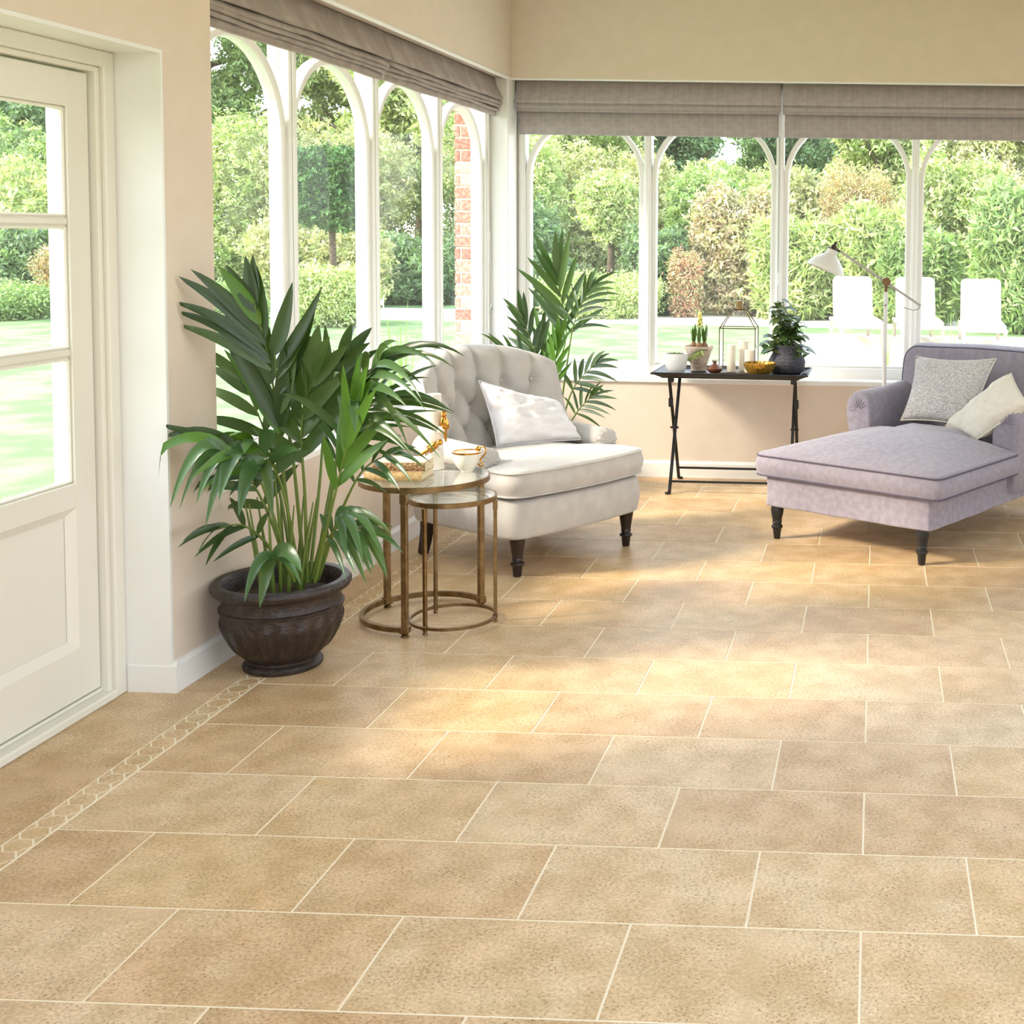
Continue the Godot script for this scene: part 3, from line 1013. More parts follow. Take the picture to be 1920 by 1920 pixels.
	# shrubs of the border: label, x, z, half width, height, tones, leaf kind, count
	var shrubs := [
		["rounded dark green shrub at the left edge of the leftmost left light", -13.3, -19.5, 0.9, 2.3, dark, "leaf", 2600],
		["gold-tipped shrub low in the leftmost left light", -12.1, -18.3, 0.8, 1.7, gold, "fine", 2400],
		["low blue-green shrub in front of the dark lollipop tree", -9.7, -15.8, 0.85, 0.75, green, "fine", 2400],
		["pale grassy shrub at the foot of the dark lollipop tree", -8.6, -17.4, 0.8, 1.0, lime, "fine", 2000],
		["brown-green hedge behind the dark lollipop tree", -10.6, -21.5, 1.5, 1.8, gold, "leaf", 2800],
		["dark clipped hedge low behind the third left light", -9.6, -24.0, 1.6, 1.5, dark, "leaf", 3200],
		["deep green hedge beside the brick pier", -8.0, -25.0, 1.2, 2.4, dark, "leaf", 2600],
		["lime shrub high beside the brick pier", -8.2, -27.0, 1.0, 4.2, lime, "leaf", 2600],
		["dark evergreen shrub behind the smaller palm", -6.2, -21.0, 0.7, 1.2, dark, "leaf", 1600],
		["flowery yellow border plants under the lime lollipop tree", -4.9, -20.3, 1.2, 0.85, lime, "fine", 2600],
		["dark green shrub right of the lime lollipop tree", -4.1, -21.0, 0.65, 1.75, dark, "leaf", 2200],
		["red-leaved shrub low beside the second mullion of the back window", -3.45, -20.4, 0.3, 1.3, c3([[206, 110, 92], [214, 146, 120], [206, 176, 130], [170, 180, 110]]), "fine", 900],
		["pale pinkish shrub in the middle of the second back light", -2.6, -21.5, 0.95, 2.6, pinkish, "leaf", 3200],
		["airy grey-green shrub high in the second back light", -3.5, -23.5, 0.9, 3.0, green, "leaf", 2600],
		["lime shrub behind the glass lantern", -1.5, -20.6, 0.8, 2.0, lime, "long", 2600],
		["gold shrub behind the third mullion of the back window", -1.3, -23.0, 1.0, 3.1, gold, "leaf", 2800],
		["orange-leaved maple high in the third back light", -0.35, -22.0, 0.8, 3.1, rust, "fine", 3600],
		["bright lime shrub under the orange maple", 0.1, -20.5, 0.95, 2.2, lime, "long", 3000],
		["fresh green shrub behind the lamp arm", 0.75, -19.8, 0.7, 1.7, green, "long", 2200],
		["tall yellow-green shrub in the fourth back light", 1.5, -21.5, 1.1, 3.3, lime, "leaf", 3600],
		["large glossy green shrub at the right edge of the view", 2.5, -18.6, 0.95, 2.6, green, "long", 3600],
		["coppery shrub high behind the glossy green shrub", 2.2, -24.0, 1.0, 3.3, pinkish, "leaf", 2400],
		["dark clipped shrub low in the middle pane of the glazed door", -14.9, -19.5, 0.9, 1.6, dark, "leaf", 2400],
		["pale flowering shrub in the upper pane of the glazed door", -16.6, -22.5, 1.3, 3.0, lime, "leaf", 3000],
		["red-tinted shrub in the middle pane of the glazed door", -13.9, -18.8, 0.45, 1.2, rust, "fine", 1200],
		["green border plants before the shrubs in the glazed door", -14.3, -17.6, 1.2, 0.6, green, "fine", 2000],
	]
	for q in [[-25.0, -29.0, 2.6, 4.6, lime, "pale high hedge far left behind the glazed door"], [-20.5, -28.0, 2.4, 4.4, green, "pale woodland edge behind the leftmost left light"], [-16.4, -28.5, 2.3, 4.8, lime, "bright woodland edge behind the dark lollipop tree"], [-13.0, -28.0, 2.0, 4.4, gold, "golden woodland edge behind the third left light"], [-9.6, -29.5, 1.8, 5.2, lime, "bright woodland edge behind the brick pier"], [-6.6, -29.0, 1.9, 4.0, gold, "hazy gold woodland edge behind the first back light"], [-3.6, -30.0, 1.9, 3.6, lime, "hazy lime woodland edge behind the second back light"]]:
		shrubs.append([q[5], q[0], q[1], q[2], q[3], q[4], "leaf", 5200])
	for q in shrubs:
		var h: float = q[4]
		var w: float = q[3]
		var blobs := [B.call(0, h * 0.45, 0, w, h * 0.48, w), B.call(w * 0.45, h * 0.6, w * 0.3, w * 0.55, h * 0.36, w * 0.6), B.call(-w * 0.4, h * 0.66, w * 0.2, w * 0.6, h * 0.33, w * 0.6), B.call(0, h * 0.2, w * 0.3, w * 0.95, h * 0.24, w * 0.8)]
		tree("garden_shrub", q[0], "shrub", Vector3(q[1], gy, q[2]), [[[Vector3(0, 0, 0), Vector3(0.05, h * 0.4, 0), Vector3(0, h * 0.75, 0.05)], [0.05, 0.035, 0.01]]], blobs, q[7], q[6], q[5], 1.0 if q[6] != "fine" else 0.9)
	# tall grasses close to the glass
	grass_clump("tall bending grass outside the third left light", Vector3(-2.92, gy, -5.5), 30, 1.45, 0.5, 3)
	grass_clump("tall grass outside the fourth left light beside the pier", Vector3(-2.78, gy, -6.1), 22, 1.5, 0.45, 4)
	grass_clump("feathery grass outside the lowest pane of the glazed door", Vector3(-2.95, gy, -2.25), 40, 0.85, 0.42, 5)
	grass_clump("slender grass stems behind the lamp pole", Vector3(0.12, gy, -9.2), 18, 1.1, 0.35, 6)
	grass_clump("grass with seed heads before the middle sunbed", Vector3(0.72, gy, -9.6), 18, 1.15, 0.4, 7)
	grass_clump("arching grass at the right edge before the right sunbed", Vector3(1.32, gy, -8.2), 16, 1.1, 0.55, 8)
	# sunbeds
	sunbed("white sunbed with raised back behind the lamp pole", Vector3(-0.28, gy + 0.03, -15.9), 0.12)
	sunbed("white sunbed with raised back between the lamp and the right sunbed", Vector3(0.62, gy + 0.03, -16.0), 0.05)
	sunbed("white sunbed with raised back at the right of the view", Vector3(1.52, gy + 0.03, -15.6), -0.04)

func grass_clump(label: String, at: Vector3, n: int, h: float, spread: float, sd: int) -> void:
	var t := thing("tall_grass", label, "grass", at)
	var r := RandomNumberGenerator.new()
	r.seed = sd * 77
	for i in n:
		var a := r.randf() * TAU
		var o := Vector3(sin(a), 0, cos(a))
		var b := o * r.randf() * 0.12
		var hh := h * r.randf_range(0.55, 1.05)
		var lean := spread * r.randf_range(0.2, 1.0)
		var p := []
		var side := o.cross(Vector3.UP)
		var m := MB.new()
		m.smooth()
		var prev_l := Vector3.ZERO
		var prev_r := Vector3.ZERO
		var seg := 6
		for k in seg + 1:
			var u := float(k) / seg
			var q := b + Vector3(0, hh * (u - 0.28 * u * u * u), 0) + o * lean * u * u
			var w := 0.0075 * (1.0 - u * 0.92)
			var l := q - side * w
			var rr := q + side * w
			if k > 0: m.quad(prev_l, l, rr, prev_r)
			prev_l = l
			prev_r = rr
		put("blade", m, M.grass, t)

func sunbed(label: String, at: Vector3, turn: float) -> void:
	var t := thing("sunbed", label, "sunbed", at, turn, "white sunbeds on the terrace")
	var back := MB.new()
	var tb := Transform3D(Basis(Vector3.RIGHT, deg_to_rad(-22)), Vector3(0, 0.32, -0.35))
	var o := PackedVector2Array()
	for k in 9:
		var a := PI * 0.5 * k / 8.0
		o.append(Vector2(0.29 - 0.07 + 0.07 * cos(a), 0.62 - 0.07 + 0.07 * sin(a)))
	for k in 9:
		var a := PI * 0.5 + PI * 0.5 * k / 8.0
		o.append(Vector2(-0.29 + 0.07 + 0.07 * cos(a), 0.62 - 0.07 + 0.07 * sin(a)))
	o.append(Vector2(-0.29, 0))
	o.append(Vector2(0.29, 0))
	back.prism(o, -0.04, 0.04, tb)
	put("back_cushion", back, M.sunbed, t)
	var seat := MB.new()
	seat.span(Vector3(-0.29, 0.28, -0.35), Vector3(0.29, 0.36, 1.0), 0.03)
	put("seat_cushion", seat, M.sunbed, t)
	var fr := MB.new()
	fr.span(Vector3(-0.31, 0.24, -0.9), Vector3(0.31, 0.28, 1.02), 0.005)
	put("frame", fr, M.teak, t)
	for x in [-0.28, 0.28]:
		for z in [-0.8, 0.9]:
			var l := MB.new()
			l.bar(Vector3(x, 0, z), Vector3(x, 0.25, z), 0.05, 0.05, Vector3.RIGHT)
			put("leg", l, M.teak, t)

# ------------------------------------------------------------------ roman blinds
# a strip of cloth with the given closed cross-section (depth into the room, height), run along local x
func cloth_strip(section: Array, x0: float, x1: float, wave: float, sd: int, n := 40) -> MB:
	var m := MB.new()
	var ns := noise(sd, 1.0, 3)
	var rings := []
	for i in n + 1:
		var u := float(i) / n
		var x := lerpf(x0, x1, u)
		var ring := PackedVector3Array()
		for k in section.size():
			var p: Vector2 = section[k]
			var a := ns.get_noise_2d(x * 2.2, 3.0) * wave + ns.get_noise_2d(x * 6.0, p.y * 9.0) * wave * 0.35
			var b := ns.get_noise_2d(x * 1.6, 40.0) * wave * 0.8
			ring.append(Vector3(x, p.y + b, p.x + a * clampf(p.x * 14.0, 0.0, 1.0)))
		rings.append(ring)
	m.loft(rings)
	return m

func blind(label: String, at: Vector3, turn: float, width: float, parts: Array, cloth: Material, wave: float, sd: int) -> Node3D:
	var t := thing("roman_blind", label, "blind", at, turn, "")
	var h := MB.new()
	h.span(Vector3(0.004, 2.185, 0.0), Vector3(width - 0.004, 2.222, 0.03), 0.003)
	put("headrail", h, M.white, t)
	var k := 0
	for q in parts:
		put(q[0], cloth_strip(q[1], q[2], width - q[2], wave * q[3], sd + k), cloth, t)
		k += 1
	return t

func blinds() -> void:
	var V := func(a, b): return Vector2(a, b)
	# side windows: main fall, three gathered folds
	var side := [
		["front_panel", [V.call(0.02, 2.185), V.call(0.035, 2.222), V.call(0.052, 2.218), V.call(0.062, 2.174), V.call(0.084, 2.128), V.call(0.096, 2.101), V.call(0.088, 2.095), V.call(0.062, 2.101), V.call(0.045, 2.136)], 0.0, 1.0],
		["fold", [V.call(0.04, 2.113), V.call(0.06, 2.110), V.call(0.086, 2.085), V.call(0.090, 2.072), V.call(0.080, 2.069), V.call(0.05, 2.077)], 0.006, 1.2],
		["fold", [V.call(0.035, 2.091), V.call(0.055, 2.085), V.call(0.082, 2.064), V.call(0.084, 2.054), V.call(0.074, 2.051), V.call(0.045, 2.058)], 0.004, 1.0],
		["fold", [V.call(0.03, 2.071), V.call(0.05, 2.066), V.call(0.076, 2.047), V.call(0.077, 2.037), V.call(0.067, 2.035), V.call(0.04, 2.042)], 0.008, 0.9],
		["hem", [V.call(0.025, 2.060), V.call(0.045, 2.052), V.call(0.064, 2.033), V.call(0.064, 2.013), V.call(0.052, 2.010), V.call(0.03, 2.015)], 0.012, 0.7]]
	var b := blind("taupe roman blind gathered over the nearer two left lights", Vector3(-2.165, 0, -1.727), PI / 2, 1.475, side, M.blind, 0.010, 60)
	b = blind("taupe roman blind gathered over the farther two left lights, beside the corner", Vector3(-2.165, 0, -3.215), PI / 2, 1.565, side, M.blind, 0.009, 71)
	cord(b, [Vector3(1.50, 1.97, 0.02), Vector3(1.505, 1.40, 0.035), Vector3(1.51, 1.345, 0.04)], [Vector3(1.512, 1.97, 0.02), Vector3(1.508, 1.345, 0.04), Vector3(1.515, 0.97, 0.045)], Vector3(1.515, 0.955, 0.045))
	var back := [
		["front_panel", [V.call(0.02, 2.185), V.call(0.035, 2.224), V.call(0.055, 2.222), V.call(0.066, 2.15), V.call(0.080, 2.115), V.call(0.082, 2.098), V.call(0.070, 2.094), V.call(0.05, 2.12)], 0.0, 0.5],
		["fold", [V.call(0.04, 2.12), V.call(0.062, 2.112), V.call(0.078, 2.082), V.call(0.080, 2.066), V.call(0.068, 2.062), V.call(0.045, 2.08)], 0.002, 0.4],
		["fold", [V.call(0.036, 2.09), V.call(0.056, 2.082), V.call(0.072, 2.064), V.call(0.073, 2.052), V.call(0.060, 2.048), V.call(0.04, 2.06)], 0.006, 0.35],
		["hem_panel", [V.call(0.03, 2.07), V.call(0.048, 2.066), V.call(0.056, 1.99), V.call(0.052, 1.925), V.call(0.045, 1.922), V.call(0.034, 1.99)], 0.012, 0.25]]
	b = blind("grey linen roman blind over the left half of the back window", Vector3(-2.035, 0, -4.975), 0.0, 1.493, back, M.linen, 0.006, 82)
	cord(b, [Vector3(1.484, 1.93, 0.03), Vector3(1.485, 1.20, 0.032), Vector3(1.486, 1.12, 0.034)], [Vector3(1.489, 1.93, 0.03), Vector3(1.487, 1.15, 0.034), Vector3(1.487, 0.78, 0.036)], Vector3(1.487, 0.765, 0.036))
	b = blind("grey linen roman blind over the right half of the back window", Vector3(-0.533, 0, -4.975), 0.0, 1.52, back, M.linen, 0.006, 93)
	b = blind("grey linen roman blind over the far right back lights", Vector3(0.995, 0, -4.975), 0.0, 1.44, back, M.linen, 0.006, 104)
	for q in [[Vector3(-2.147, 1.34, -4.782), 0.0, "white cord cleat on the corner post"], [Vector3(-0.548, 1.13, -4.950), 0.0, "white cord cleat on the third mullion of the back window"], [Vector3(-2.138, 1.06, -3.235), PI / 2, "white cord cleat on the third mullion of the left window"]]:
		var c := MB.new()
		c.span(Vector3(-0.006, -0.012, -0.004), Vector3(0.006, 0.012, 0.012), 0.003)
		c.tube([Vector3(0, -0.034, 0.016), Vector3(0, -0.02, 0.011), Vector3(0, 0.02, 0.011), Vector3(0, 0.034, 0.016)], [0.002, 0.004, 0.004, 0.002], 8)
		var o := put("cord_cleat", c, M.white)
		o.position = q[0]
		o.rotation.y = q[1]
		tag(o, q[2], "cleat")

func cord(b: Node, p1: Array, p2: Array, pull: Vector3) -> void:
	var m := MB.new()
	m.tube(p1, 0.0015, 6)
	m.tube(p2, 0.0015, 6)
	put("cord", m, M.cordage, b)
	var k := MB.new()
	k.lathe([Vector2(0, -0.016), Vector2(0.007, -0.016), Vector2(0.008, -0.012), Vector2(0.005, 0.012), Vector2(0.002, 0.018), Vector2(0, 0.018)], 12, Transform3D(Basis(), pull))
	put("cord_pull", k, M.steel, b)

# ------------------------------------------------------------------ upholstery helpers
# rounded outline through corner points [x, z, radius], in order left-to-right as seen from outside
func rounded(corners: Array, steps := 6) -> PackedVector2Array:
	var o := PackedVector2Array()
	var n := corners.size()
	for i in n:
		var c := Vector2(corners[i][0], corners[i][1])
		var a := Vector2(corners[(i + n - 1) % n][0], corners[(i + n - 1) % n][1])
		var b := Vector2(corners[(i + 1) % n][0], corners[(i + 1) % n][1])
		var r: float = corners[i][2]
		var p0 := c + (a - c).normalized() * r
		var p1 := c + (b - c).normalized() * r
		for k in steps + 1:
			var u := float(k) / steps
			o.append(p0.lerp(c, u).lerp(c.lerp(p1, u), u))
		var m := maxi(1, int(p1.distance_to(b) / 0.06))
		var br: float = corners[(i + 1) % n][2]
		var q := b + (c - b).normalized() * br
		for k in range(1, m): o.append(p1.lerp(q, float(k) / m))
	return o

func inset(o: PackedVector2Array, d: float) -> PackedVector2Array:
	var out := PackedVector2Array()
	var n := o.size()
	for i in n:
		var t := (o[(i + 1) % n] - o[(i + n - 1) % n]).normalized()
		# outline runs x=sin, z=cos: the outside lies to the right
		var nrm := Vector2(-t.y, t.x)
		out.append(o[i] + nrm * d)
	return out

# padded block over an outline; bulge lifts the middle of the top, belly swells the sides
func padded(m: MB, o: PackedVector2Array, y0: float, y1: float, r: float, bulge: float, belly := 0.0, sd := 1, rough := 0.0) -> void:
	var c := Vector2.ZERO
	for p in o: c += p
	c /= o.size()
	var sgn := 1.0
	if inset(o, 0.02)[0].distance_to(c) > o[0].distance_to(c): sgn = -1.0
	var ns := noise(sd, 2.2, 3)
	var rings := []
	var add := func(q: PackedVector2Array, y: float, lift: float):
		var ring := PackedVector3Array()
		for p in q:
			var w := ns.get_noise_3d(p.x * 3.0, y * 3.0, p.y * 3.0) * rough
			ring.append(Vector3(p.x, y + lift + w, p.y))
		rings.append(ring)
	add.call(inset(o, sgn * (r + 0.03)), y0, 0.0)
	for k in 5:
		var a := PI * 0.5 * k / 4.0
		add.call(inset(o, sgn * r * (1.0 - sin(a))), y0 + r * (1.0 - cos(a)), 0.0)
	for k in range(1, 6):
		var u := k / 6.0
		add.call(inset(o, -sgn * belly * sin(u * PI)), lerpf(y0 + r, y1 - r, u), 0.0)
	for k in 5:
		var a := PI * 0.5 * k / 4.0
		add.call(inset(o, sgn * r * (1.0 - cos(a))), y1 - r * (1.0 - sin(a)), bulge * 0.02 * k)
	var rim := inset(o, sgn * r)
	for k in range(1, 9):
		var s := 1.0 - k / 8.0
		var q := PackedVector2Array()
		for p in rim: q.append(c + (p - c) * maxf(s, 0.002))
		add.call(q, y1, bulge * (1.0 - pow(s, 2.4)))
	m.loft(rings)

func piping(o: PackedVector2Array, y: float, r := 0.0045) -> MB:
	var m := MB.new()
	var path := []
	for p in o: path.append(Vector3(p.x, y, p.y))
	path.append(path[0])
	m.tube(path, r, 6, false)
	return m

# cushion stretched between four corners, seams at the edge
func pillow(c00: Vector3, c10: Vector3, c01: Vector3, c11: Vector3, t: float, sag: float, sd: int, crease := 0.004) -> MB:
	var m := MB.new()
	var ns := noise(sd, 1.0, 3)
	var nrm := (c10 - c00).cross(c01 - c00).normalized()
	var mid := (c00 + c10 + c01 + c11) * 0.25
	var at := func(u: float, v: float, sg: float) -> Vector3:
		var x := u * 2.0 - 1.0
		var y := v * 2.0 - 1.0
		var uu := 0.5 + 0.5 * x * (1.0 - sag * (1.0 - y * y))
		var vv := 0.5 + 0.5 * y * (1.0 - sag * (1.0 - x * x))
		var p := c00.lerp(c10, uu).lerp(c01.lerp(c11, uu), vv)
		var k := pow(maxf(0.0, 1.0 - x * x * x * x), 0.55) * pow(maxf(0.0, 1.0 - y * y * y * y), 0.55)
		k *= 0.78 + 0.22 * (1.0 - x * x) * (1.0 - y * y)
		var w := ns.get_noise_3d(u * 3.0, v * 5.0, sg * 9.0) * crease * 2.2 + ns.get_noise_3d(u * 9.0 + v * 5.0, v * 3.0 - u * 4.0, sg * 5.0) * crease
		return p + nrm * sg * (t * 0.5 * k + w * clampf(k * 3.0, 0.0, 1.0))
	m.grid(28, 28, func(u, v): return at.call(u, v, 1.0), false)
	m.grid(28, 28, func(u, v): return at.call(u, v, -1.0), true, false)
	return m

func pillow_edge(c00: Vector3, c10: Vector3, c01: Vector3, c11: Vector3, sag: float, r: float) -> MB:
	var m := MB.new()
	var path := []
	for e in 4:
		for k in 12:
			var s := k / 12.0
			var u := 0.0
			var v := 0.0
			if e == 0: u = s
			elif e == 1: u = 1.0; v = s
			elif e == 2: u = 1.0 - s; v = 1.0
			else: v = 1.0 - s
			var x := u * 2.0 - 1.0
			var y := v * 2.0 - 1.0
			if e == 1: u = 1.0
			var uu := 0.5 + 0.5 * x * (1.0 - sag * (1.0 - y * y))
			var vv := 0.5 + 0.5 * y * (1.0 - sag * (1.0 - x * x))
			path.append(c00.lerp(c10, uu).lerp(c01.lerp(c11, uu), vv))
	path.append(path[0])
	m.tube(path, r, 6, false)
	return m

func turned_leg(h: float, r: float) -> Array:
	return [Vector2(0, 0), Vector2(r * 0.55, 0), Vector2(r * 0.62, h * 0.02), Vector2(r * 0.72, h * 0.22), Vector2(r * 0.74, h * 0.25), Vector2(r * 1.0, h * 0.28), Vector2(r * 1.06, h * 0.31), Vector2(r * 1.0, h * 0.34), Vector2(r * 0.72, h * 0.36), Vector2(r * 0.70, h * 0.38), Vector2(r * 0.84, h * 0.41), Vector2(r * 0.76, h * 0.44), Vector2(r * 0.80, h * 0.50), Vector2(r * 1.0, h * 0.72), Vector2(r * 1.28, h), Vector2(0, h)]

func lamp_leg(h: float, r: float) -> Array:
	return [Vector2(0, 0), Vector2(r * 0.62, 0), Vector2(r * 0.68, h * 0.02), Vector2(r * 0.86, h * 0.25), Vector2(r * 0.88, h * 0.28), Vector2(r * 1.12, h * 0.31), Vector2(r * 1.18, h * 0.345), Vector2(r * 1.12, h * 0.38), Vector2(r * 0.9, h * 0.40), Vector2(r * 0.88, h * 0.44), Vector2(r * 1.04, h * 0.47), Vector2(r * 0.95, h * 0.50), Vector2(r * 0.98, h * 0.56), Vector2(r * 1.26, h * 0.74), Vector2(r * 1.36, h * 0.84), Vector2(r * 1.20, h * 0.93), Vector2(r * 1.26, h), Vector2(0, h)]

# ------------------------------------------------------------------ armchair
func armchair() -> void:
	var t := thing("armchair", "pale grey velvet armchair with deep-buttoned back in the window corner", "armchair", Vector3(-1.479, 0, -3.18), 1.0086)
	var base := MB.new()
	var bo := rounded([[0.375, -0.30, 0.05], [0.375, 0.33, 0.085], [0.0, 0.365, 0.2], [-0.375, 0.33, 0.085], [-0.375, -0.30, 0.05], [0.0, -0.36, 0.1]])
	bo.reverse()
	padded(base, bo, 0.155, 0.312, 0.020, 0.0, 0.008, 3)
	put("base", base, M.velvet, t)
	var so := rounded([[0.28, -0.24, 0.04], [0.28, 0.15, 0.012], [0.382, 0.165, 0.03], [0.382, 0.335, 0.075], [0.0, 0.385, 0.2], [-0.382, 0.335, 0.075], [-0.382, 0.165, 0.03], [-0.28, 0.15, 0.012], [-0.28, -0.24, 0.04]])
	so.reverse()
	var seat := MB.new()
	padded(seat, so, 0.324, 0.430, 0.014, 0.03, 0.012, 4, 0.002)
	var sc := put("seat_cushion", seat, M.velvet, t)
	put("piping", piping(inset(so, 0.001), 0.4235), M.velvet, sc)
	put("piping", piping(inset(so, 0.001), 0.3305), M.velvet, sc)
	# buttoned back
	var btn := []
	for k in 5: btn.append(Vector2(-0.264 + 0.132 * k, 0.70))
	for k in 4: btn.append(Vector2(-0.198 + 0.132 * k, 0.60))
	for k in 5: btn.append(Vector2(-0.264 + 0.132 * k, 0.505))
	var segs := []
	for k in 5:
		segs.append([btn[k], Vector2(btn[k].x * 1.05, 0.90)])
		segs.append([btn[9 + k], Vector2(btn[9 + k].x, 0.38)])
	for k in 4:
		segs.append([btn[k], btn[5 + k]])
		segs.append([btn[k + 1], btn[5 + k]])
		segs.append([btn[9 + k], btn[5 + k]])
		segs.append([btn[10 + k], btn[5 + k]])
	var top := func(U: float) -> float: return 0.862 - 0.085 * pow(absf(U), 2.6)
	var rear := func(U: float, y: float) -> float: return -0.235 - 0.15 * (y - 0.42) / 0.42 + 0.13 * U * U
	var tuft := func(x: float, y: float) -> float:
		var p := Vector2(x, y)
		var d := 9.0
		for s in segs:
			d = minf(d, p.distance_to(Geometry2D.get_closest_point_to_segment(p, s[0], s[1])))
		var b := 9.0
		for q in btn: b = minf(b, p.distance_to(q))
		return 0.050 * (1.0 - exp(-d / 0.020)) * (0.40 + 0.60 * (1.0 - exp(-b / 0.05))) - 0.030 * exp(-b * b / 0.0006)
	var skin := func(u: float, v: float) -> Vector3:
		var U := u * 2.0 - 1.0
		var yt: float = top.call(U)
		var x := 0.372 * U
		if v < 0.72:
			var y := lerpf(0.40, yt - 0.045, v / 0.72)
			var z: float = rear.call(U, y)
			var edge := 1.0 - pow(absf(U), 9.0)
			return Vector3(x * (1.0 - 0.015 * pow(absf(U), 8.0)), y, z + (0.012 + tuft.call(x, y)) * edge)
		elif v < 0.86:
			var a := (v - 0.72) / 0.14 * PI
			var y2 := yt - 0.045
			var zf: float = rear.call(U, y2) + (0.012 + tuft.call(x, y2)) * (1.0 - pow(absf(U), 9.0))
			var zb: float = rear.call(U, y2) - 0.10
			return Vector3(x, y2 + 0.05 * sin(a), lerpf(zf, zb, 0.5 - 0.5 * cos(a)))
		var y3 := lerpf(yt - 0.045, 0.20, (v - 0.86) / 0.14)
		return Vector3(x, y3, rear.call(U, maxf(y3, 0.40)) - 0.10)
	var bk := MB.new()
	bk.grid(96, 84, skin)
	for e in [0.0, 1.0]:
		bk.smooth()
		var ring := []
		for k in 85: ring.append(skin.call(e, k / 84.0))
		# side panel between the front and the rear edge
		for k in 42:
			var a: Vector3 = ring[k]
			var b: Vector3 = ring[k + 1]
			var c: Vector3 = ring[84 - k - 1]
			var d: Vector3 = ring[84 - k]
			bk.flat()
			bk.face([a, b, c, d], Vector3(0, a.y, a.z - 0.05))
	var back := put("backrest", bk, M.velvet, t)
	for q in btn:
		var b := MB.new()
		b.ellipsoid(Vector3(q.x, q.y, rear.call(q.x / 0.372, q.y) - 0.006), Vector3(0.011, 0.011, 0.008), 10, 6)
		put("button", b, M.velvet, back)
	for s in [-1.0, 1.0]:
		var am := MB.new()
		am.span(Vector3(s * 0.29, 0.30, -0.30), Vector3(s * 0.365, 0.45, 0.135), 0.012)
		var rings := []
		for k in 9:
			var z := lerpf(-0.26, 0.135, k / 8.0)
			var ring := PackedVector3Array()
			for j in 20:
				var a := TAU * j / 20.0
				ring.append(Vector3(s * 0.335 + sin(a) * 0.062, 0.452 + cos(a) * 0.052 + 0.02 * (1.0 - k / 8.0), z))
			ring.reverse()
			rings.append(ring)
		am.loft(rings)
		var arm := put("arm", am, M.velvet, t)
		# pleated scroll at the front
		var sc2 := MB.new()
		sc2.grid(60, 8, func(u, v):
			var a: float = u * TAU
			var r: float = 1.0 - v
			var pl: float = 0.0045 * cos(a * 11.0 + 2.0 * r) * r
			return Vector3(s * 0.335 + sin(a) * 0.0625 * r, 0.452 + cos(a) * 0.0525 * r, 0.135 + 0.022 * sqrt(maxf(0.0, 1.0 - r * r)) + pl))
		put("scroll_front", sc2, M.velvet, arm)
	for s in [-1.0, 1.0]:
		var l := MB.new()
		l.lathe(turned_leg(0.165, 0.027), 24, Transform3D(Basis(), Vector3(s * 0.31, 0, 0.282)))
		put("leg", l, M.dark_wood, t)
		var r := MB.new()
		var path := [Vector3(s * 0.31, 0, -0.305), Vector3(s * 0.31, 0.05, -0.290), Vector3(s * 0.31, 0.11, -0.277), Vector3(s * 0.31, 0.17, -0.272)]
		r.tube(path, [0.022, 0.025, 0.028, 0.031], 4, true, PI / 4)
		put("leg", r, M.dark_wood, t)
	var p := [Vector3(-0.105, 0.455, -0.075), Vector3(0.275, 0.452, 0.05), Vector3(-0.085, 0.728, -0.215), Vector3(0.265, 0.605, -0.085)]
	var c := thing("cushion", "white satin scatter cushion leaning on the buttoned armchair back", "cushion", t.position, 1.0086)
	put("cover", pillow(p[0], p[1], p[2], p[3], 0.15, 0.05, 5, 0.010), M.satin, c)
	put("seam", pillow_edge(p[0], p[1], p[2], p[3], 0.05, 0.0025), M.satin, c)

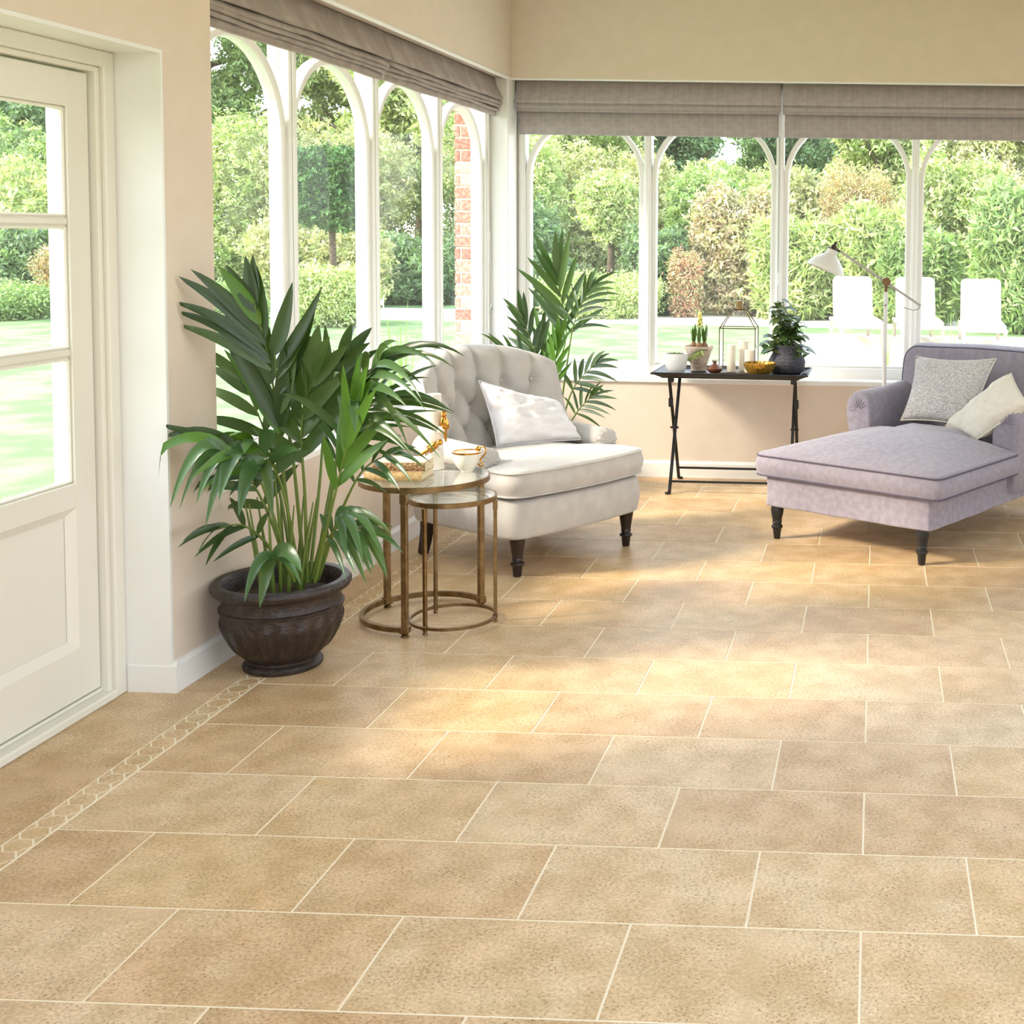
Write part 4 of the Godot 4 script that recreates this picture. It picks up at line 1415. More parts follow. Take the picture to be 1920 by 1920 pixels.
# ------------------------------------------------------------------ chaise
func chaise() -> void:
	var t := thing("chaise", "lilac grey velvet chaise longue with rolled arms on turned black legs", "chaise longue", Vector3(-0.1015, 0, -3.291), -0.5565)
	var bo := rounded([[0.43, -1.28, 0.04], [0.43, 0.03, 0.02], [-0.43, 0.03, 0.02], [-0.43, -1.28, 0.04]])
	bo.reverse()
	var base := MB.new()
	padded(base, bo, 0.15, 0.31, 0.008, 0.0, -0.006, 6, 0.004)
	put("base", base, M.chaise, t)
	var so := rounded([[0.335, -1.10, 0.05], [0.335, -0.75, 0.012], [0.478, -0.72, 0.03], [0.482, 0.045, 0.05], [-0.482, 0.045, 0.05], [-0.478, -0.72, 0.03], [-0.335, -0.75, 0.012], [-0.335, -1.10, 0.05]])
	so.reverse()
	var seat := MB.new()
	padded(seat, so, 0.285, 0.385, 0.012, 0.085, 0.010, 7, 0.004)
	var sc := put("seat_cushion", seat, M.chaise, t)
	put("piping", piping(inset(so, 0.001), 0.379, 0.004), M.chaise_dark, sc)
	put("piping", piping(inset(so, 0.001), 0.291, 0.004), M.chaise_dark, sc)
	for s in [-1.0, 1.0]:
		# arm: rolled over outwards, section in x/y swept along z
		var sec := []
		for q in [[0.335, 0.30], [0.335, 0.40], [0.337, 0.50], [0.345, 0.55], [0.362, 0.585], [0.39, 0.603], [0.42, 0.603], [0.452, 0.588], [0.475, 0.558], [0.485, 0.515], [0.482, 0.46], [0.470, 0.42], [0.462, 0.36], [0.462, 0.20], [0.40, 0.185], [0.345, 0.20]]:
			sec.append(Vector2(q[0] * s, q[1]))
		var rings := []
		for k in 15:
			var z := lerpf(-1.32, -0.735, k / 14.0)
			var ring := PackedVector3Array()
			for q in sec: ring.append(Vector3(q.x, q.y + (0.03 * pow(1.0 - k / 14.0, 2.0) if q.y > 0.4 else 0.0), z))
			if s < 0.0: ring.reverse()
			rings.append(ring)
		# rounded front edge
		for k in 5:
			var a := PI * 0.5 * (k + 1) / 5.0
			var ring := PackedVector3Array()
			for q in sec:
				var w: Vector2 = Vector2(0.41 * s, 0.42) + (q - Vector2(0.41 * s, 0.42)) * (1.0 - 0.16 * (1.0 - cos(a)))
				ring.append(Vector3(w.x, w.y, -0.735 + 0.022 * sin(a)))
			if s < 0.0: ring.reverse()
			rings.append(ring)
		var am := MB.new()
		am.loft(rings)
		var arm := put("arm", am, M.chaise, t)
		var pl := MB.new()
		for k in 9:
			var a: float = lerpf(-1.2, 1.9, k / 8.0) * s
			var o := Vector3(0.41 * s, 0.52, 0)
			var d := Vector3(sin(a), cos(a), 0)
			pl.tube([o + d * 0.012 + Vector3(0, -0.01, -0.711), o + d * 0.04 + Vector3(0, 0, -0.712), o + d * 0.065 + Vector3(0, 0, -0.719)], [0.001, 0.004, 0.002], 6)
		put("pleat", pl, M.chaise, arm)
	# back
	var bk := MB.new()
	var ns := noise(9, 1.4, 3)
	var rings := []
	for k in 13:
		var u := k / 12.0
		var ring := PackedVector3Array()
		for j in 64:
			var a := TAU * j / 64.0
			var cs := sin(a)
			var sn := cos(a)
			var e := 0.22
			var x := signf(cs) * pow(absf(cs), e) * 0.445
			var y := 0.52 + signf(sn) * pow(absf(sn), e) * 0.30
			var z := -1.30 + 0.15 * sin(PI * 0.5 * minf(1.0, u * 1.6)) - 0.10 * (y - 0.5)
			var sh := 1.0 - 0.08 * pow(absf(u * 2.0 - 1.0), 3.0)
			ring.append(Vector3(x * sh, 0.52 + (y - 0.52) * sh + 0.012 * ns.get_noise_2d(x * 3.0, 2.0) - 0.02 * x * x, lerpf(-1.36, -1.13, u) - 0.10 * (y - 0.4)))
		ring.reverse()
		rings.append(ring)
	bk.loft(rings)
	put("backrest", bk, M.chaise, t)
	var pp := MB.new()
	var path := []
	var r12 = rings[11]
	for j in 65: path.append(r12[j % 64])
	pp.tube(path, 0.005, 6, false)
	put("piping", pp, M.chaise_dark, t)
	for s in [-1.0, 1.0]:
		for z in [0.0, -1.2]:
			var l := MB.new()
			l.lathe(lamp_leg(0.16, 0.022), 24, Transform3D(Basis(), Vector3(s * 0.379, 0, z)))
			put("leg", l, M.black_wood, t)
	var p := [Vector3(-0.245, 0.455, -0.86), Vector3(0.17, 0.455, -0.86), Vector3(-0.262, 0.765, -1.03), Vector3(0.195, 0.785, -1.03)]
	var c := thing("cushion", "grey tweed scatter cushion upright against the chaise back", "cushion", t.position, -0.5565)
	put("cover", pillow(p[0], p[1], p[2], p[3], 0.15, 0.10, 15, 0.004), M.tweed, c)
	put("seam", pillow_edge(p[0], p[1], p[2], p[3], 0.10, 0.003), M.cream_cloth, c)
	p = [Vector3(0.26, 0.425, -0.70), Vector3(0.52, 0.615, -0.72), Vector3(0.02, 0.455, -0.84), Vector3(0.34, 0.735, -0.90)]
	c = thing("cushion", "cream linen scatter cushion tilted against the right chaise arm", "cushion", t.position, -0.5565)
	put("cover", pillow(p[0], p[1], p[2], p[3], 0.14, 0.05, 25, 0.006), M.cream_cloth, c)
	put("piping", pillow_edge(p[0], p[1], p[2], p[3], 0.05, 0.0035), M.cream_cloth, c)

func furniture() -> void:
	armchair()
	chaise()
	nest_tables()
	on_the_side_table()
	console_table()
	on_the_console()
	floor_lamp()
	palms()

# ------------------------------------------------------------------ nest of tables
func ring_table(label: String, c: Vector3, r: float, h: float, rim_h: float, bar: float, angles: Array, from: float, to: float) -> void:
	var t := thing("side_table", label, "side table", c, 0.0)
	var rim := MB.new()
	rim.lathe([Vector2(r - bar * 0.8, h - rim_h), Vector2(r - 0.001, h - rim_h), Vector2(r, h - rim_h + 0.001), Vector2(r, h - 0.0015), Vector2(r - 0.0015, h), Vector2(r - 0.004, h), Vector2(r - 0.005, h - 0.001), Vector2(r - 0.005, h - 0.009), Vector2(r - bar * 0.8, h - 0.009), Vector2(r - bar * 0.8, h - rim_h)], 72)
	put("rim", rim, M.brass, t)
	var g := MB.new()
	g.lathe([Vector2(0, h - 0.0085), Vector2(r - 0.0065, h - 0.0085), Vector2(r - 0.0055, h - 0.0075), Vector2(r - 0.0055, h - 0.0015), Vector2(r - 0.0065, h - 0.0005), Vector2(0, h - 0.0005)], 72)
	put("glass_top", g, M.table_glass, t)
	var b := MB.new()
	var y0 := 0.016
	var y1 := y0 + bar * 0.85
	b.lathe([Vector2(r - bar * 0.75, y0), Vector2(r - 0.001, y0), Vector2(r, y0 + 0.001), Vector2(r, y1 - 0.001), Vector2(r - 0.001, y1), Vector2(r - bar * 0.75, y1), Vector2(r - bar * 0.75, y0)], 64, Transform3D(), from, to)
	put("base_ring", b, M.brass, t)
	for a in angles:
		var o := Vector3(sin(a), 0, cos(a))
		var l := MB.new()
		var m := o * (r - bar * 0.45)
		var bs := Basis(Vector3.UP, a)
		l.box(Vector3(0, h * 0.5 - 0.004, 0), Vector3(bar, h - rim_h - 0.008, bar), bar * 0.12, Transform3D(bs, m))
		l.box(Vector3(0, h - rim_h - 0.018, 0), Vector3(bar * 1.25, 0.036, bar * 1.25), bar * 0.15, Transform3D(bs, m))
		l.box(Vector3(0, y0 + bar * 0.45, 0), Vector3(bar * 1.5, bar * 1.15, bar * 1.35), bar * 0.12, Transform3D(bs, m))
		var leg := put("leg", l, M.brass, t)
		var f := MB.new()
		f.lathe([Vector2(0, 0), Vector2(bar * 0.62, 0), Vector2(bar * 0.70, 0.003), Vector2(bar * 0.55, 0.007), Vector2(bar * 0.32, 0.010), Vector2(bar * 0.30, 0.016), Vector2(0, 0.016)], 20, Transform3D(Basis(), m))
		put("foot", f, M.brass, leg)

func nest_tables() -> void:
	ring_table("larger antique brass side table with round glass top and three legs", Vector3(-1.572, 0, -2.212), 0.222, 0.512, 0.020, 0.021, [0.03, 2.36, 4.17], 2.36, TAU + 0.03)
	ring_table("smaller antique brass side table nested under the larger glass table", Vector3(-1.458, 0, -2.165), 0.150, 0.455, 0.018, 0.012, [-0.35, 1.75, 3.90], 0.0, TAU)

func on_the_side_table() -> void:
	var y := 0.513
	# two old books
	var b := thing("book", "lower old book with tan cloth spine on the glass table", "book", Vector3(-1.645, y, -2.165), 0.03)
	book(b, 0.198, 0.135, 0.027, M.tan_cover, M.tan_cover)
	b = thing("book", "upper old book with worn brown spine lying on the tan book", "book", Vector3(-1.635, y + 0.0275, -2.18), 0.08)
	book(b, 0.178, 0.120, 0.034, M.worn_spine, M.pale_cover)
	# trunk vase with gilded birds
	var v := thing("vase", "white porcelain tree-trunk vase with two gilded parrots beside the books", "vase", Vector3(-1.585, y, -2.335))
	var ns := noise(31, 1.0, 3)
	var body := MB.new()
	body.grid(28, 36, func(u, w):
		var a: float = u * TAU
		var h: float = w * 0.272
		var r: float = 0.0275 + 0.010 * pow(1.0 - w, 2.0) + 0.0022 * ns.get_noise_3d(sin(a) * 9.0, h * 30.0, cos(a) * 9.0) + 0.001 * sin(a * 9.0 + h * 20.0)
		return Vector3(sin(a) * r, h, cos(a) * r))
	body.lathe([Vector2(0.0275, 0.272), Vector2(0.0225, 0.273), Vector2(0.0215, 0.27), Vector2(0.0205, 0.12), Vector2(0, 0.12)], 28)
	put("trunk", body, M.porcelain, v)
	for q in [[[Vector3(-0.02, 0.185, 0), Vector3(-0.038, 0.196, 0.004), Vector3(-0.046, 0.202, 0.006)], [0.013, 0.011, 0.011]], [[Vector3(0.02, 0.135, 0.01), Vector3(0.036, 0.148, 0.014), Vector3(0.044, 0.152, 0.016)], [0.014, 0.015, 0.012]], [[Vector3(0.018, 0.07, 0.012), Vector3(0.03, 0.078, 0.016)], [0.010, 0.009]]]:
		var st := MB.new()
		st.tube(q[0], q[1], 10)
		put("branch_stub", st, M.porcelain, v)
	parrot(v, Vector3(0.044, 0.172, 0.016), -0.04, 1.0)
	parrot(v, Vector3(0.012, 0.088, 0.036), 0.75, 0.95)
	# cup
	var c := thing("teacup", "cream porcelain teacup with gilt rim and curled gilt handle", "teacup", Vector3(-1.452, y, -2.30), -0.25)
	var cup := MB.new()
	cup.lathe([Vector2(0, 0.002), Vector2(0.018, 0.002), Vector2(0.021, 0), Vector2(0.022, 0.004), Vector2(0.028, 0.010), Vector2(0.041, 0.026), Vector2(0.048, 0.045), Vector2(0.0505, 0.066), Vector2(0.0515, 0.070), Vector2(0.0485, 0.070), Vector2(0.046, 0.045), Vector2(0.038, 0.026), Vector2(0.02, 0.010), Vector2(0, 0.009)], 48)
	put("bowl", cup, M.porcelain, c)
	var gr := MB.new()
	gr.lathe([Vector2(0.0505, 0.066), Vector2(0.0522, 0.067), Vector2(0.0522, 0.0712), Vector2(0.050, 0.0722), Vector2(0.0478, 0.0712), Vector2(0.0482, 0.068)], 48)
	put("gilt_rim", gr, M.gold, c)
	var hd := MB.new()
	hd.tube([Vector3(0.045, 0.030, 0), Vector3(0.058, 0.020, 0), Vector3(0.066, 0.028, 0), Vector3(0.058, 0.036, 0), Vector3(0.054, 0.046, 0), Vector3(0.064, 0.056, 0), Vector3(0.076, 0.070, 0), Vector3(0.078, 0.086, 0), Vector3(0.068, 0.095, 0), Vector3(0.056, 0.090, 0), Vector3(0.050, 0.078, 0), Vector3(0.044, 0.082, 0)], [0.003, 0.0035, 0.003, 0.003, 0.003, 0.003, 0.0028, 0.0028, 0.0028, 0.003, 0.0045, 0.004], 10)
	hd.ellipsoid(Vector3(0.044, 0.084, 0), Vector3(0.009, 0.011, 0.007), 10, 8)
	put("handle", hd, M.gold, c)

func book(t: Node3D, w: float, d: float, h: float, spine: Material, cover: Material) -> void:
	# spine towards the camera (+z)
	var pg := MB.new()
	pg.box(Vector3(0, h * 0.5, 0), Vector3(w - 0.006, h - 0.006, d - 0.008))
	put("pages", pg, M.pages, t)
	var cv := MB.new()
	cv.box(Vector3(0, 0.0015, 0), Vector3(w, 0.003, d), 0.001)
	put("cover", cv, cover, t)
	cv = MB.new()
	cv.box(Vector3(0, h - 0.0015, 0), Vector3(w, 0.003, d), 0.001)
	put("cover", cv, cover, t)
	var sp := MB.new()
	var o := PackedVector2Array()
	for k in 9:
		var a := PI * k / 8.0
		o.append(Vector2(d * 0.5 - 0.003 + sin(a) * 0.006, h * 0.5 - cos(a) * h * 0.5))
	o.append(Vector2(d * 0.5 - 0.005, h))
	o.append(Vector2(d * 0.5 - 0.005, 0))
	# profile (z, y) swept along x
	sp.prism(o, -w * 0.5, w * 0.5, Transform3D(Basis(Vector3(0, 0, 1), Vector3(0, 1, 0), Vector3(-1, 0, 0)), Vector3.ZERO), true)
	put("spine", sp, spine, t)

func parrot(v: Node, at: Vector3, turn: float, s: float) -> void:
	var bs := Basis(Vector3.BACK, turn).scaled(Vector3.ONE * s)
	var m := MB.new()
	m.ellipsoid(at, Vector3(0.0135, 0.026, 0.015) * s, 14, 10, Basis(Vector3.BACK, -turn * 1.3))
	var d := Basis(Vector3.BACK, -turn * 1.3)
	m.ellipsoid(at + d * Vector3(0.001, 0.030, 0.003) * s, Vector3(0.0115, 0.012, 0.0125) * s, 12, 8)
	m.tube([at + d * Vector3(0.0, 0.031, 0.012) * s, at + d * Vector3(0.001, 0.029, 0.019) * s, at + d * Vector3(0.001, 0.022, 0.020) * s], [0.005 * s, 0.004 * s, 0.001], 8)
	for k in [-1.0, 1.0]:
		m.ellipsoid(at + d * Vector3(0.010 * k, -0.004, -0.002) * s, Vector3(0.006, 0.024, 0.011) * s, 10, 8, Basis(Vector3.BACK, -turn * 1.3 + 0.15 * k))
	m.tube([at + d * Vector3(0, -0.018, -0.004) * s, at + d * Vector3(0, -0.045, -0.006) * s, at + d * Vector3(0, -0.072, -0.006) * s], [0.008 * s, 0.007 * s, 0.003 * s], 8)
	put("gilded_parrot", m, M.gold, v)

# ------------------------------------------------------------------ console
func console_table() -> void:
	var t := thing("console_table", "black folding metal tray table with crossed legs under the back window", "tray table", Vector3.ZERO)
	var x0 := -1.168
	var x1 := -0.345
	var z0 := -4.80
	var z1 := -4.405
	var tr := MB.new()
	# flared tray: base and four sloping sides with a rolled lip
	var a := [Vector3(x0 + 0.045, 0.622, z0 + 0.03), Vector3(x1 - 0.045, 0.622, z0 + 0.03), Vector3(x1 - 0.045, 0.622, z1 - 0.03), Vector3(x0 + 0.045, 0.622, z1 - 0.03)]
	var b := [Vector3(x0, 0.643, z0), Vector3(x1, 0.643, z0), Vector3(x1, 0.643, z1), Vector3(x0, 0.643, z1)]
	tr.span(Vector3(a[0].x, 0.612, a[0].z), Vector3(a[2].x, 0.626, a[2].z), 0.003)
	var th := Vector3(0, -0.006, 0)
	for i in 4:
		var j := (i + 1) % 4
		tr.flat()
		var mid: Vector3 = (a[i] + b[j]) * 0.5
		tr.face([a[i], a[j], b[j], b[i]], mid + Vector3(0, -1, 0))
		tr.face([a[i] + th, a[j] + th, b[j] + th, b[i] + th], mid + Vector3(0, 1, 0))
	put("tray", tr, M.black_metal, t)
	var lip := MB.new()
	for i in 4: lip.tube([b[i] + th * 0.5, b[(i + 1) % 4] + th * 0.5], 0.0055, 8)
	put("tray_lip", lip, M.black_metal, t)
	for x in [-1.075, -0.42]:
		var s := -1.0 if x < -0.7 else 1.0
		var l := MB.new()
		l.bar(Vector3(x - 0.008 * s, 0.008, -4.395), Vector3(x - 0.008 * s, 0.61, -4.735), 0.010, 0.017, Vector3.RIGHT, 0.002)
		put("leg", l, M.black_metal, t)
		l = MB.new()
		l.bar(Vector3(x + 0.008 * s, 0.008, -4.81), Vector3(x + 0.008 * s, 0.61, -4.465), 0.010, 0.017, Vector3.RIGHT, 0.002)
		l.box(Vector3(x + 0.012 * s, 0.47, -4.545), Vector3(0.022, 0.05, 0.03), 0.003)
		l.box(Vector3(x, 0.60, -4.47), Vector3(0.03, 0.026, 0.03), 0.003)
		put("leg", l, M.black_metal, t)
		var p := MB.new()
		p.tube([Vector3(x - 0.022, 0.325, -4.595), Vector3(x + 0.022, 0.325, -4.595)], 0.006, 10)
		put("pivot", p, M.black_metal, t)
		for z in [-4.395, -4.81]:
			var f := MB.new()
			f.lathe([Vector2(0, 0), Vector2(0.015, 0), Vector2(0.016, 0.003), Vector2(0.016, 0.008), Vector2(0.012, 0.012), Vector2(0, 0.012)], 16, Transform3D(Basis(), Vector3(x, 0, z)))
			put("foot", f, M.black_metal, t)
	for q in [[-4.425, 0.062], [-4.775, 0.070]]:
		var st := MB.new()
		st.tube([Vector3(-1.075, q[1], q[0]), Vector3(-0.42, q[1], q[0])], 0.0065, 8)
		put("stretcher", st, M.black_metal, t)

func leafy(parent: Node, called: String, centre: Vector3, dirs: Array, mat_: Material) -> void:
	for d in dirs:
		put(called, leaf_mesh(centre + d[0], d[1], d[2], d[3], d[4], d[5], false), mat_, parent)

func on_the_console() -> void:
	var y := 0.628
	var t := thing("plant_pot", "small plain white ceramic pot at the left end of the black tray", "plant pot", Vector3(-1.062, y, -4.55))
	var m := MB.new()
	m.lathe([Vector2(0, 0), Vector2(0.040, 0), Vector2(0.046, 0.004), Vector2(0.057, 0.035), Vector2(0.062, 0.075), Vector2(0.062, 0.104), Vector2(0.060, 0.106), Vector2(0.057, 0.104), Vector2(0.056, 0.09), Vector2(0, 0.088)], 40)
	put("pot", m, M.white_glaze, t)
	m = MB.new()
	m.lathe([Vector2(0.055, 0.090), Vector2(0.03, 0.098), Vector2(0, 0.101)], 24)
	put("soil", m, M.soil, t)
	for k in 7:
		var a := k * 0.9
		m = MB.new()
		m.ellipsoid(Vector3(sin(a) * 0.03, 0.103, cos(a) * 0.03), Vector3(0.012, 0.006, 0.012), 10, 6)
		put("rosette", m, M.olive, t)
	# terracotta with hyacinths
	t = thing("potted_hyacinth", "pale terracotta pot of sprouting hyacinth bulbs on the tray", "potted plant", Vector3(-0.957, y, -4.68))
	m = MB.new()
	m.lathe([Vector2(0, 0), Vector2(0.040, 0), Vector2(0.042, 0.002), Vector2(0.044, 0.026), Vector2(0.046, 0.030), Vector2(0.045, 0.034), Vector2(0.047, 0.037), Vector2(0.070, 0.112), Vector2(0.074, 0.116), Vector2(0.079, 0.132), Vector2(0.079, 0.138), Vector2(0.074, 0.138), Vector2(0.068, 0.12), Vector2(0, 0.118)], 44)
	put("pot", m, M.terracotta, t)
	m = MB.new()
	m.lathe([Vector2(0.070, 0.124), Vector2(0.04, 0.132), Vector2(0, 0.134)], 24)
	put("soil", m, M.soil, t)
	for q in [[-0.028, 0.005], [0.004, 0.022], [0.030, 0.0]]:
		m = MB.new()
		m.lathe([Vector2(0, 0), Vector2(0.018, 0.004), Vector2(0.021, 0.012), Vector2(0.014, 0.022), Vector2(0.007, 0.032), Vector2(0, 0.036)], 16, Transform3D(Basis(), Vector3(q[0], 0.128, q[1])))
		put("bulb", m, M.bulb, t)
		for k in 4:
			var a: float = k * 1.6 + q[0] * 40.0
			var h := 0.075 + 0.012 * sin(a * 3.0 + q[1] * 90.0)
			put("leaf", leaf_mesh(Vector3(q[0], 0.15, q[1]), Vector3(sin(a) * 0.22, 1.0, cos(a) * 0.22), h + 0.02, 0.020, -0.12, Vector3(sin(a), 0.2, cos(a)), false), M.hyacinth, t)
		if q[0] < 0.01 and q[0] > -0.01:
			m = MB.new()
			m.tube([Vector3(q[0], 0.15, q[1]), Vector3(q[0] + 0.002, 0.24, q[1]), Vector3(q[0] + 0.004, 0.315, q[1])], [0.006, 0.005, 0.003], 8)
			put("stalk", m, M.hyacinth, t)
			for k in 26:
				var a := k * 2.4
				var hh := 0.245 + 0.003 * k
				var rr := 0.015 * (1.0 - k / 34.0)
				m = MB.new()
				m.ellipsoid(Vector3(q[0] + 0.004 + sin(a) * rr, hh, q[1] + cos(a) * rr), Vector3(0.0055, 0.009, 0.0055), 8, 5, Basis(Vector3(cos(a), 0, -sin(a)), 0.5))
				put("floret", m, M.floret, t)
	m = MB.new()
	m.tube([Vector3(0.055, 0.118, 0.05), Vector3(0.02, 0.122, 0.085), Vector3(-0.02, 0.105, 0.09), Vector3(-0.05, 0.085, 0.075), Vector3(-0.066, 0.068, 0.06)], [0.003, 0.0028, 0.0022, 0.0016, 0.001], 6)
	m.tube([Vector3(0.02, 0.122, 0.085), Vector3(-0.004, 0.09, 0.09), Vector3(-0.022, 0.06, 0.08)], [0.002, 0.0016, 0.001], 6)
	put("trailing_stem", m, M.olive, t)
	for k in 12:
		var a := k * 1.9
		put("leaf", leaf_mesh(Vector3(0.03 - 0.007 * k, 0.118 - 0.004 * k, 0.088 - 0.001 * k), Vector3(sin(a), -0.5 + 0.5 * cos(a * 2.0), 0.5), 0.030, 0.016, 0.2, Vector3(0, 0.3, 1), false), M.sprig, t)
	# amber pomegranate
	t = thing("ornament", "small amber glass pomegranate ornament in front of the lantern", "ornament", Vector3(-0.853, y, -4.555))
	m = MB.new()
	m.lathe([Vector2(0, 0), Vector2(0.018, 0), Vector2(0.034, 0.010), Vector2(0.044, 0.023), Vector2(0.044, 0.028), Vector2(0.034, 0.038), Vector2(0.016, 0.048), Vector2(0.009, 0.054), Vector2(0.008, 0.060), Vector2(0, 0.060)], 36)
	put("body", m, M.amber, t)
	for k in 6:
		var a := TAU * k / 6.0
		m = MB.new()
		m.tube([Vector3(sin(a) * 0.006, 0.056, cos(a) * 0.006), Vector3(sin(a) * 0.010, 0.064, cos(a) * 0.010), Vector3(sin(a) * 0.014, 0.075, cos(a) * 0.014)], [0.004, 0.0035, 0.0006], 6)
		put("crown_tip", m, M.amber, t)
	lantern(y)
	# gold faceted bowl
	t = thing("bowl", "faceted gold glass bowl in front of the dark stone pot", "bowl", Vector3(-0.606, y, -4.505))
	m = MB.new()
	var facet := func(p: Vector2, a: float) -> float:
		return p.x * (1.0 + 0.035 * cos(a * 18.0 + p.y * 90.0) * clampf(p.y * 40.0, 0.0, 1.0))
	m.lathe([Vector2(0, 0), Vector2(0.042, 0), Vector2(0.052, 0.006), Vector2(0.066, 0.020), Vector2(0.076, 0.036), Vector2(0.083, 0.055), Vector2(0.086, 0.068), Vector2(0.084, 0.069), Vector2(0.080, 0.055), Vector2(0.070, 0.034), Vector2(0.05, 0.012), Vector2(0, 0.008)], 108, Transform3D(), 0.0, TAU, facet)
	put("shell", m, M.gold_glass, t)
	# stone pot with a leafy plant
	t = thing("potted_plant", "dark pitted stone pot with a bushy glossy-leaved plant at the right end of the tray", "potted plant", Vector3(-0.472, y, -4.675))
	m = MB.new()
	m.lathe([Vector2(0, 0), Vector2(0.078, 0), Vector2(0.086, 0.006), Vector2(0.098, 0.035), Vector2(0.102, 0.062), Vector2(0.096, 0.078), Vector2(0.080, 0.105), Vector2(0.078, 0.130), Vector2(0.086, 0.150), Vector2(0.084, 0.153), Vector2(0.072, 0.150), Vector2(0.068, 0.13), Vector2(0, 0.128)], 48)
	put("pot", m, M.dark_stone, t)
	m = MB.new()
	m.lathe([Vector2(0.07, 0.133), Vector2(0.04, 0.14), Vector2(0, 0.142)], 20)
	put("soil", m, M.soil, t)
	var r := RandomNumberGenerator.new()
	r.seed = 91
	for s in 20:
		var a := s * 2.4
		var out := r.randf_range(0.03, 0.13)
		var h := r.randf_range(0.05, 0.25) * (1.25 - out * 4.5)
		if s > 14: h = -r.randf_range(0.0, 0.06); out = 0.14
		var tip := Vector3(sin(a) * out - 0.012, 0.15 + h, cos(a) * out * 0.7)
		var st := MB.new()
		st.tube([Vector3(sin(a) * 0.02, 0.138, cos(a) * 0.02), Vector3(tip.x * 0.6, 0.16 + maxf(h, 0.02) * 0.6, tip.z * 0.6), tip], [0.0028, 0.0022, 0.0014], 6)
		var stem := put("stem", st, M.olive, t)
		var n := 9
		for k in n:
			var u := 0.30 + 0.65 * k / (n - 1.0)
			var p := Vector3(sin(a) * 0.02, 0.138, cos(a) * 0.02).lerp(tip, u) + Vector3(0, 0.02 * sin(u * PI), 0)
			var b := a + k * 2.1
			put("leaf", leaf_mesh(p, Vector3(sin(b), r.randf_range(-0.35, 0.5), cos(b)), r.randf_range(0.055, 0.080), r.randf_range(0.034, 0.044), 0.35, Vector3(0, 1, 0.3), false), M.glossy_leaf[(s + k) % 2], stem)

func lantern(y: float) -> void:
	var t := thing("lantern", "glass house lantern with thin antique brass frame holding candles", "lantern", Vector3(-0.735, y, -4.66))
	var w := 0.097
	var d := 0.085
	var h := 0.243
	var q := 0.023
	var top := 0.342
	var lo := [Vector3(-w, 0, d), Vector3(w, 0, d), Vector3(w, 0, -d), Vector3(-w, 0, -d)]
	var fr := MB.new()
	var gl := MB.new()
	for i in 4:
		var j := (i + 1) % 4
		var a: Vector3 = lo[i]
		var b: Vector3 = lo[j]
		var au := a + Vector3(0, h, 0)
		var bu := b + Vector3(0, h, 0)
		var at := Vector3(signf(a.x) * q * 1.5, top, signf(a.z) * q * 1.3)
		var bt := Vector3(signf(b.x) * q * 1.5, top, signf(b.z) * q * 1.3)
		for e in [[a, b], [a, au], [au, bu], [au, at], [at, bt]]: fr.tube([e[0], e[1]], 0.0028, 6)
		var pn := MB.new()
		pn.flat()
		var inn := Vector3(0, 0.1, 0)
		pn.face([a, b, bu, au], inn)
		put("pane", pn, M.lantern_glass, t)
		pn = MB.new()
		pn.flat()
		pn.face([au, bu, bt, at], inn)
		put("pane", pn, M.lantern_glass, t)
	put("frame", fr, M.old_brass, t)
	var bs := MB.new()
	bs.span(Vector3(-w, -0.001, -d), Vector3(w, 0.003, d), 0.001)
	put("base", bs, M.old_brass, t)
	var cp := MB.new()
	cp.lathe([Vector2(0, top - 0.004), Vector2(0.026, top - 0.004), Vector2(0.0265, top), Vector2(0.0185, top + 0.001), Vector2(0.0185, top + 0.042), Vector2(0.0205, top + 0.043), Vector2(0.0205, top + 0.047), Vector2(0.018, top + 0.048), Vector2(0, top + 0.046)], 28)
	put("chimney", cp, M.brass, t)
	for c in [[-0.773, -4.635, 0.0235, 0.148, "tall ivory pillar candle at the left inside the lantern"], [-0.712, -4.69, 0.0265, 0.166, "tallest ivory pillar candle at the back inside the lantern"], [-0.672, -4.63, 0.0285, 0.122, "short broad ivory pillar candle at the right inside the lantern"]]:
		var k := thing("candle", c[4], "candle", Vector3(c[0], y + 0.003, c[1]), 0.0, "pillar candles in the lantern")
		var m := MB.new()
		var r: float = c[2]
		var hh: float = c[3]
		m.lathe([Vector2(0, 0), Vector2(r - 0.001, 0), Vector2(r, 0.001), Vector2(r, hh - 0.003), Vector2(r - 0.003, hh), Vector2(r * 0.7, hh - 0.002), Vector2(0, hh - 0.005)], 28)
		put("wax", m, M.wax, k)
		m = MB.new()
		m.tube([Vector3(0, hh - 0.006, 0), Vector3(0.0005, hh + 0.006, 0)], 0.0009, 6)
		put("wick", m, M.black_wood, k)

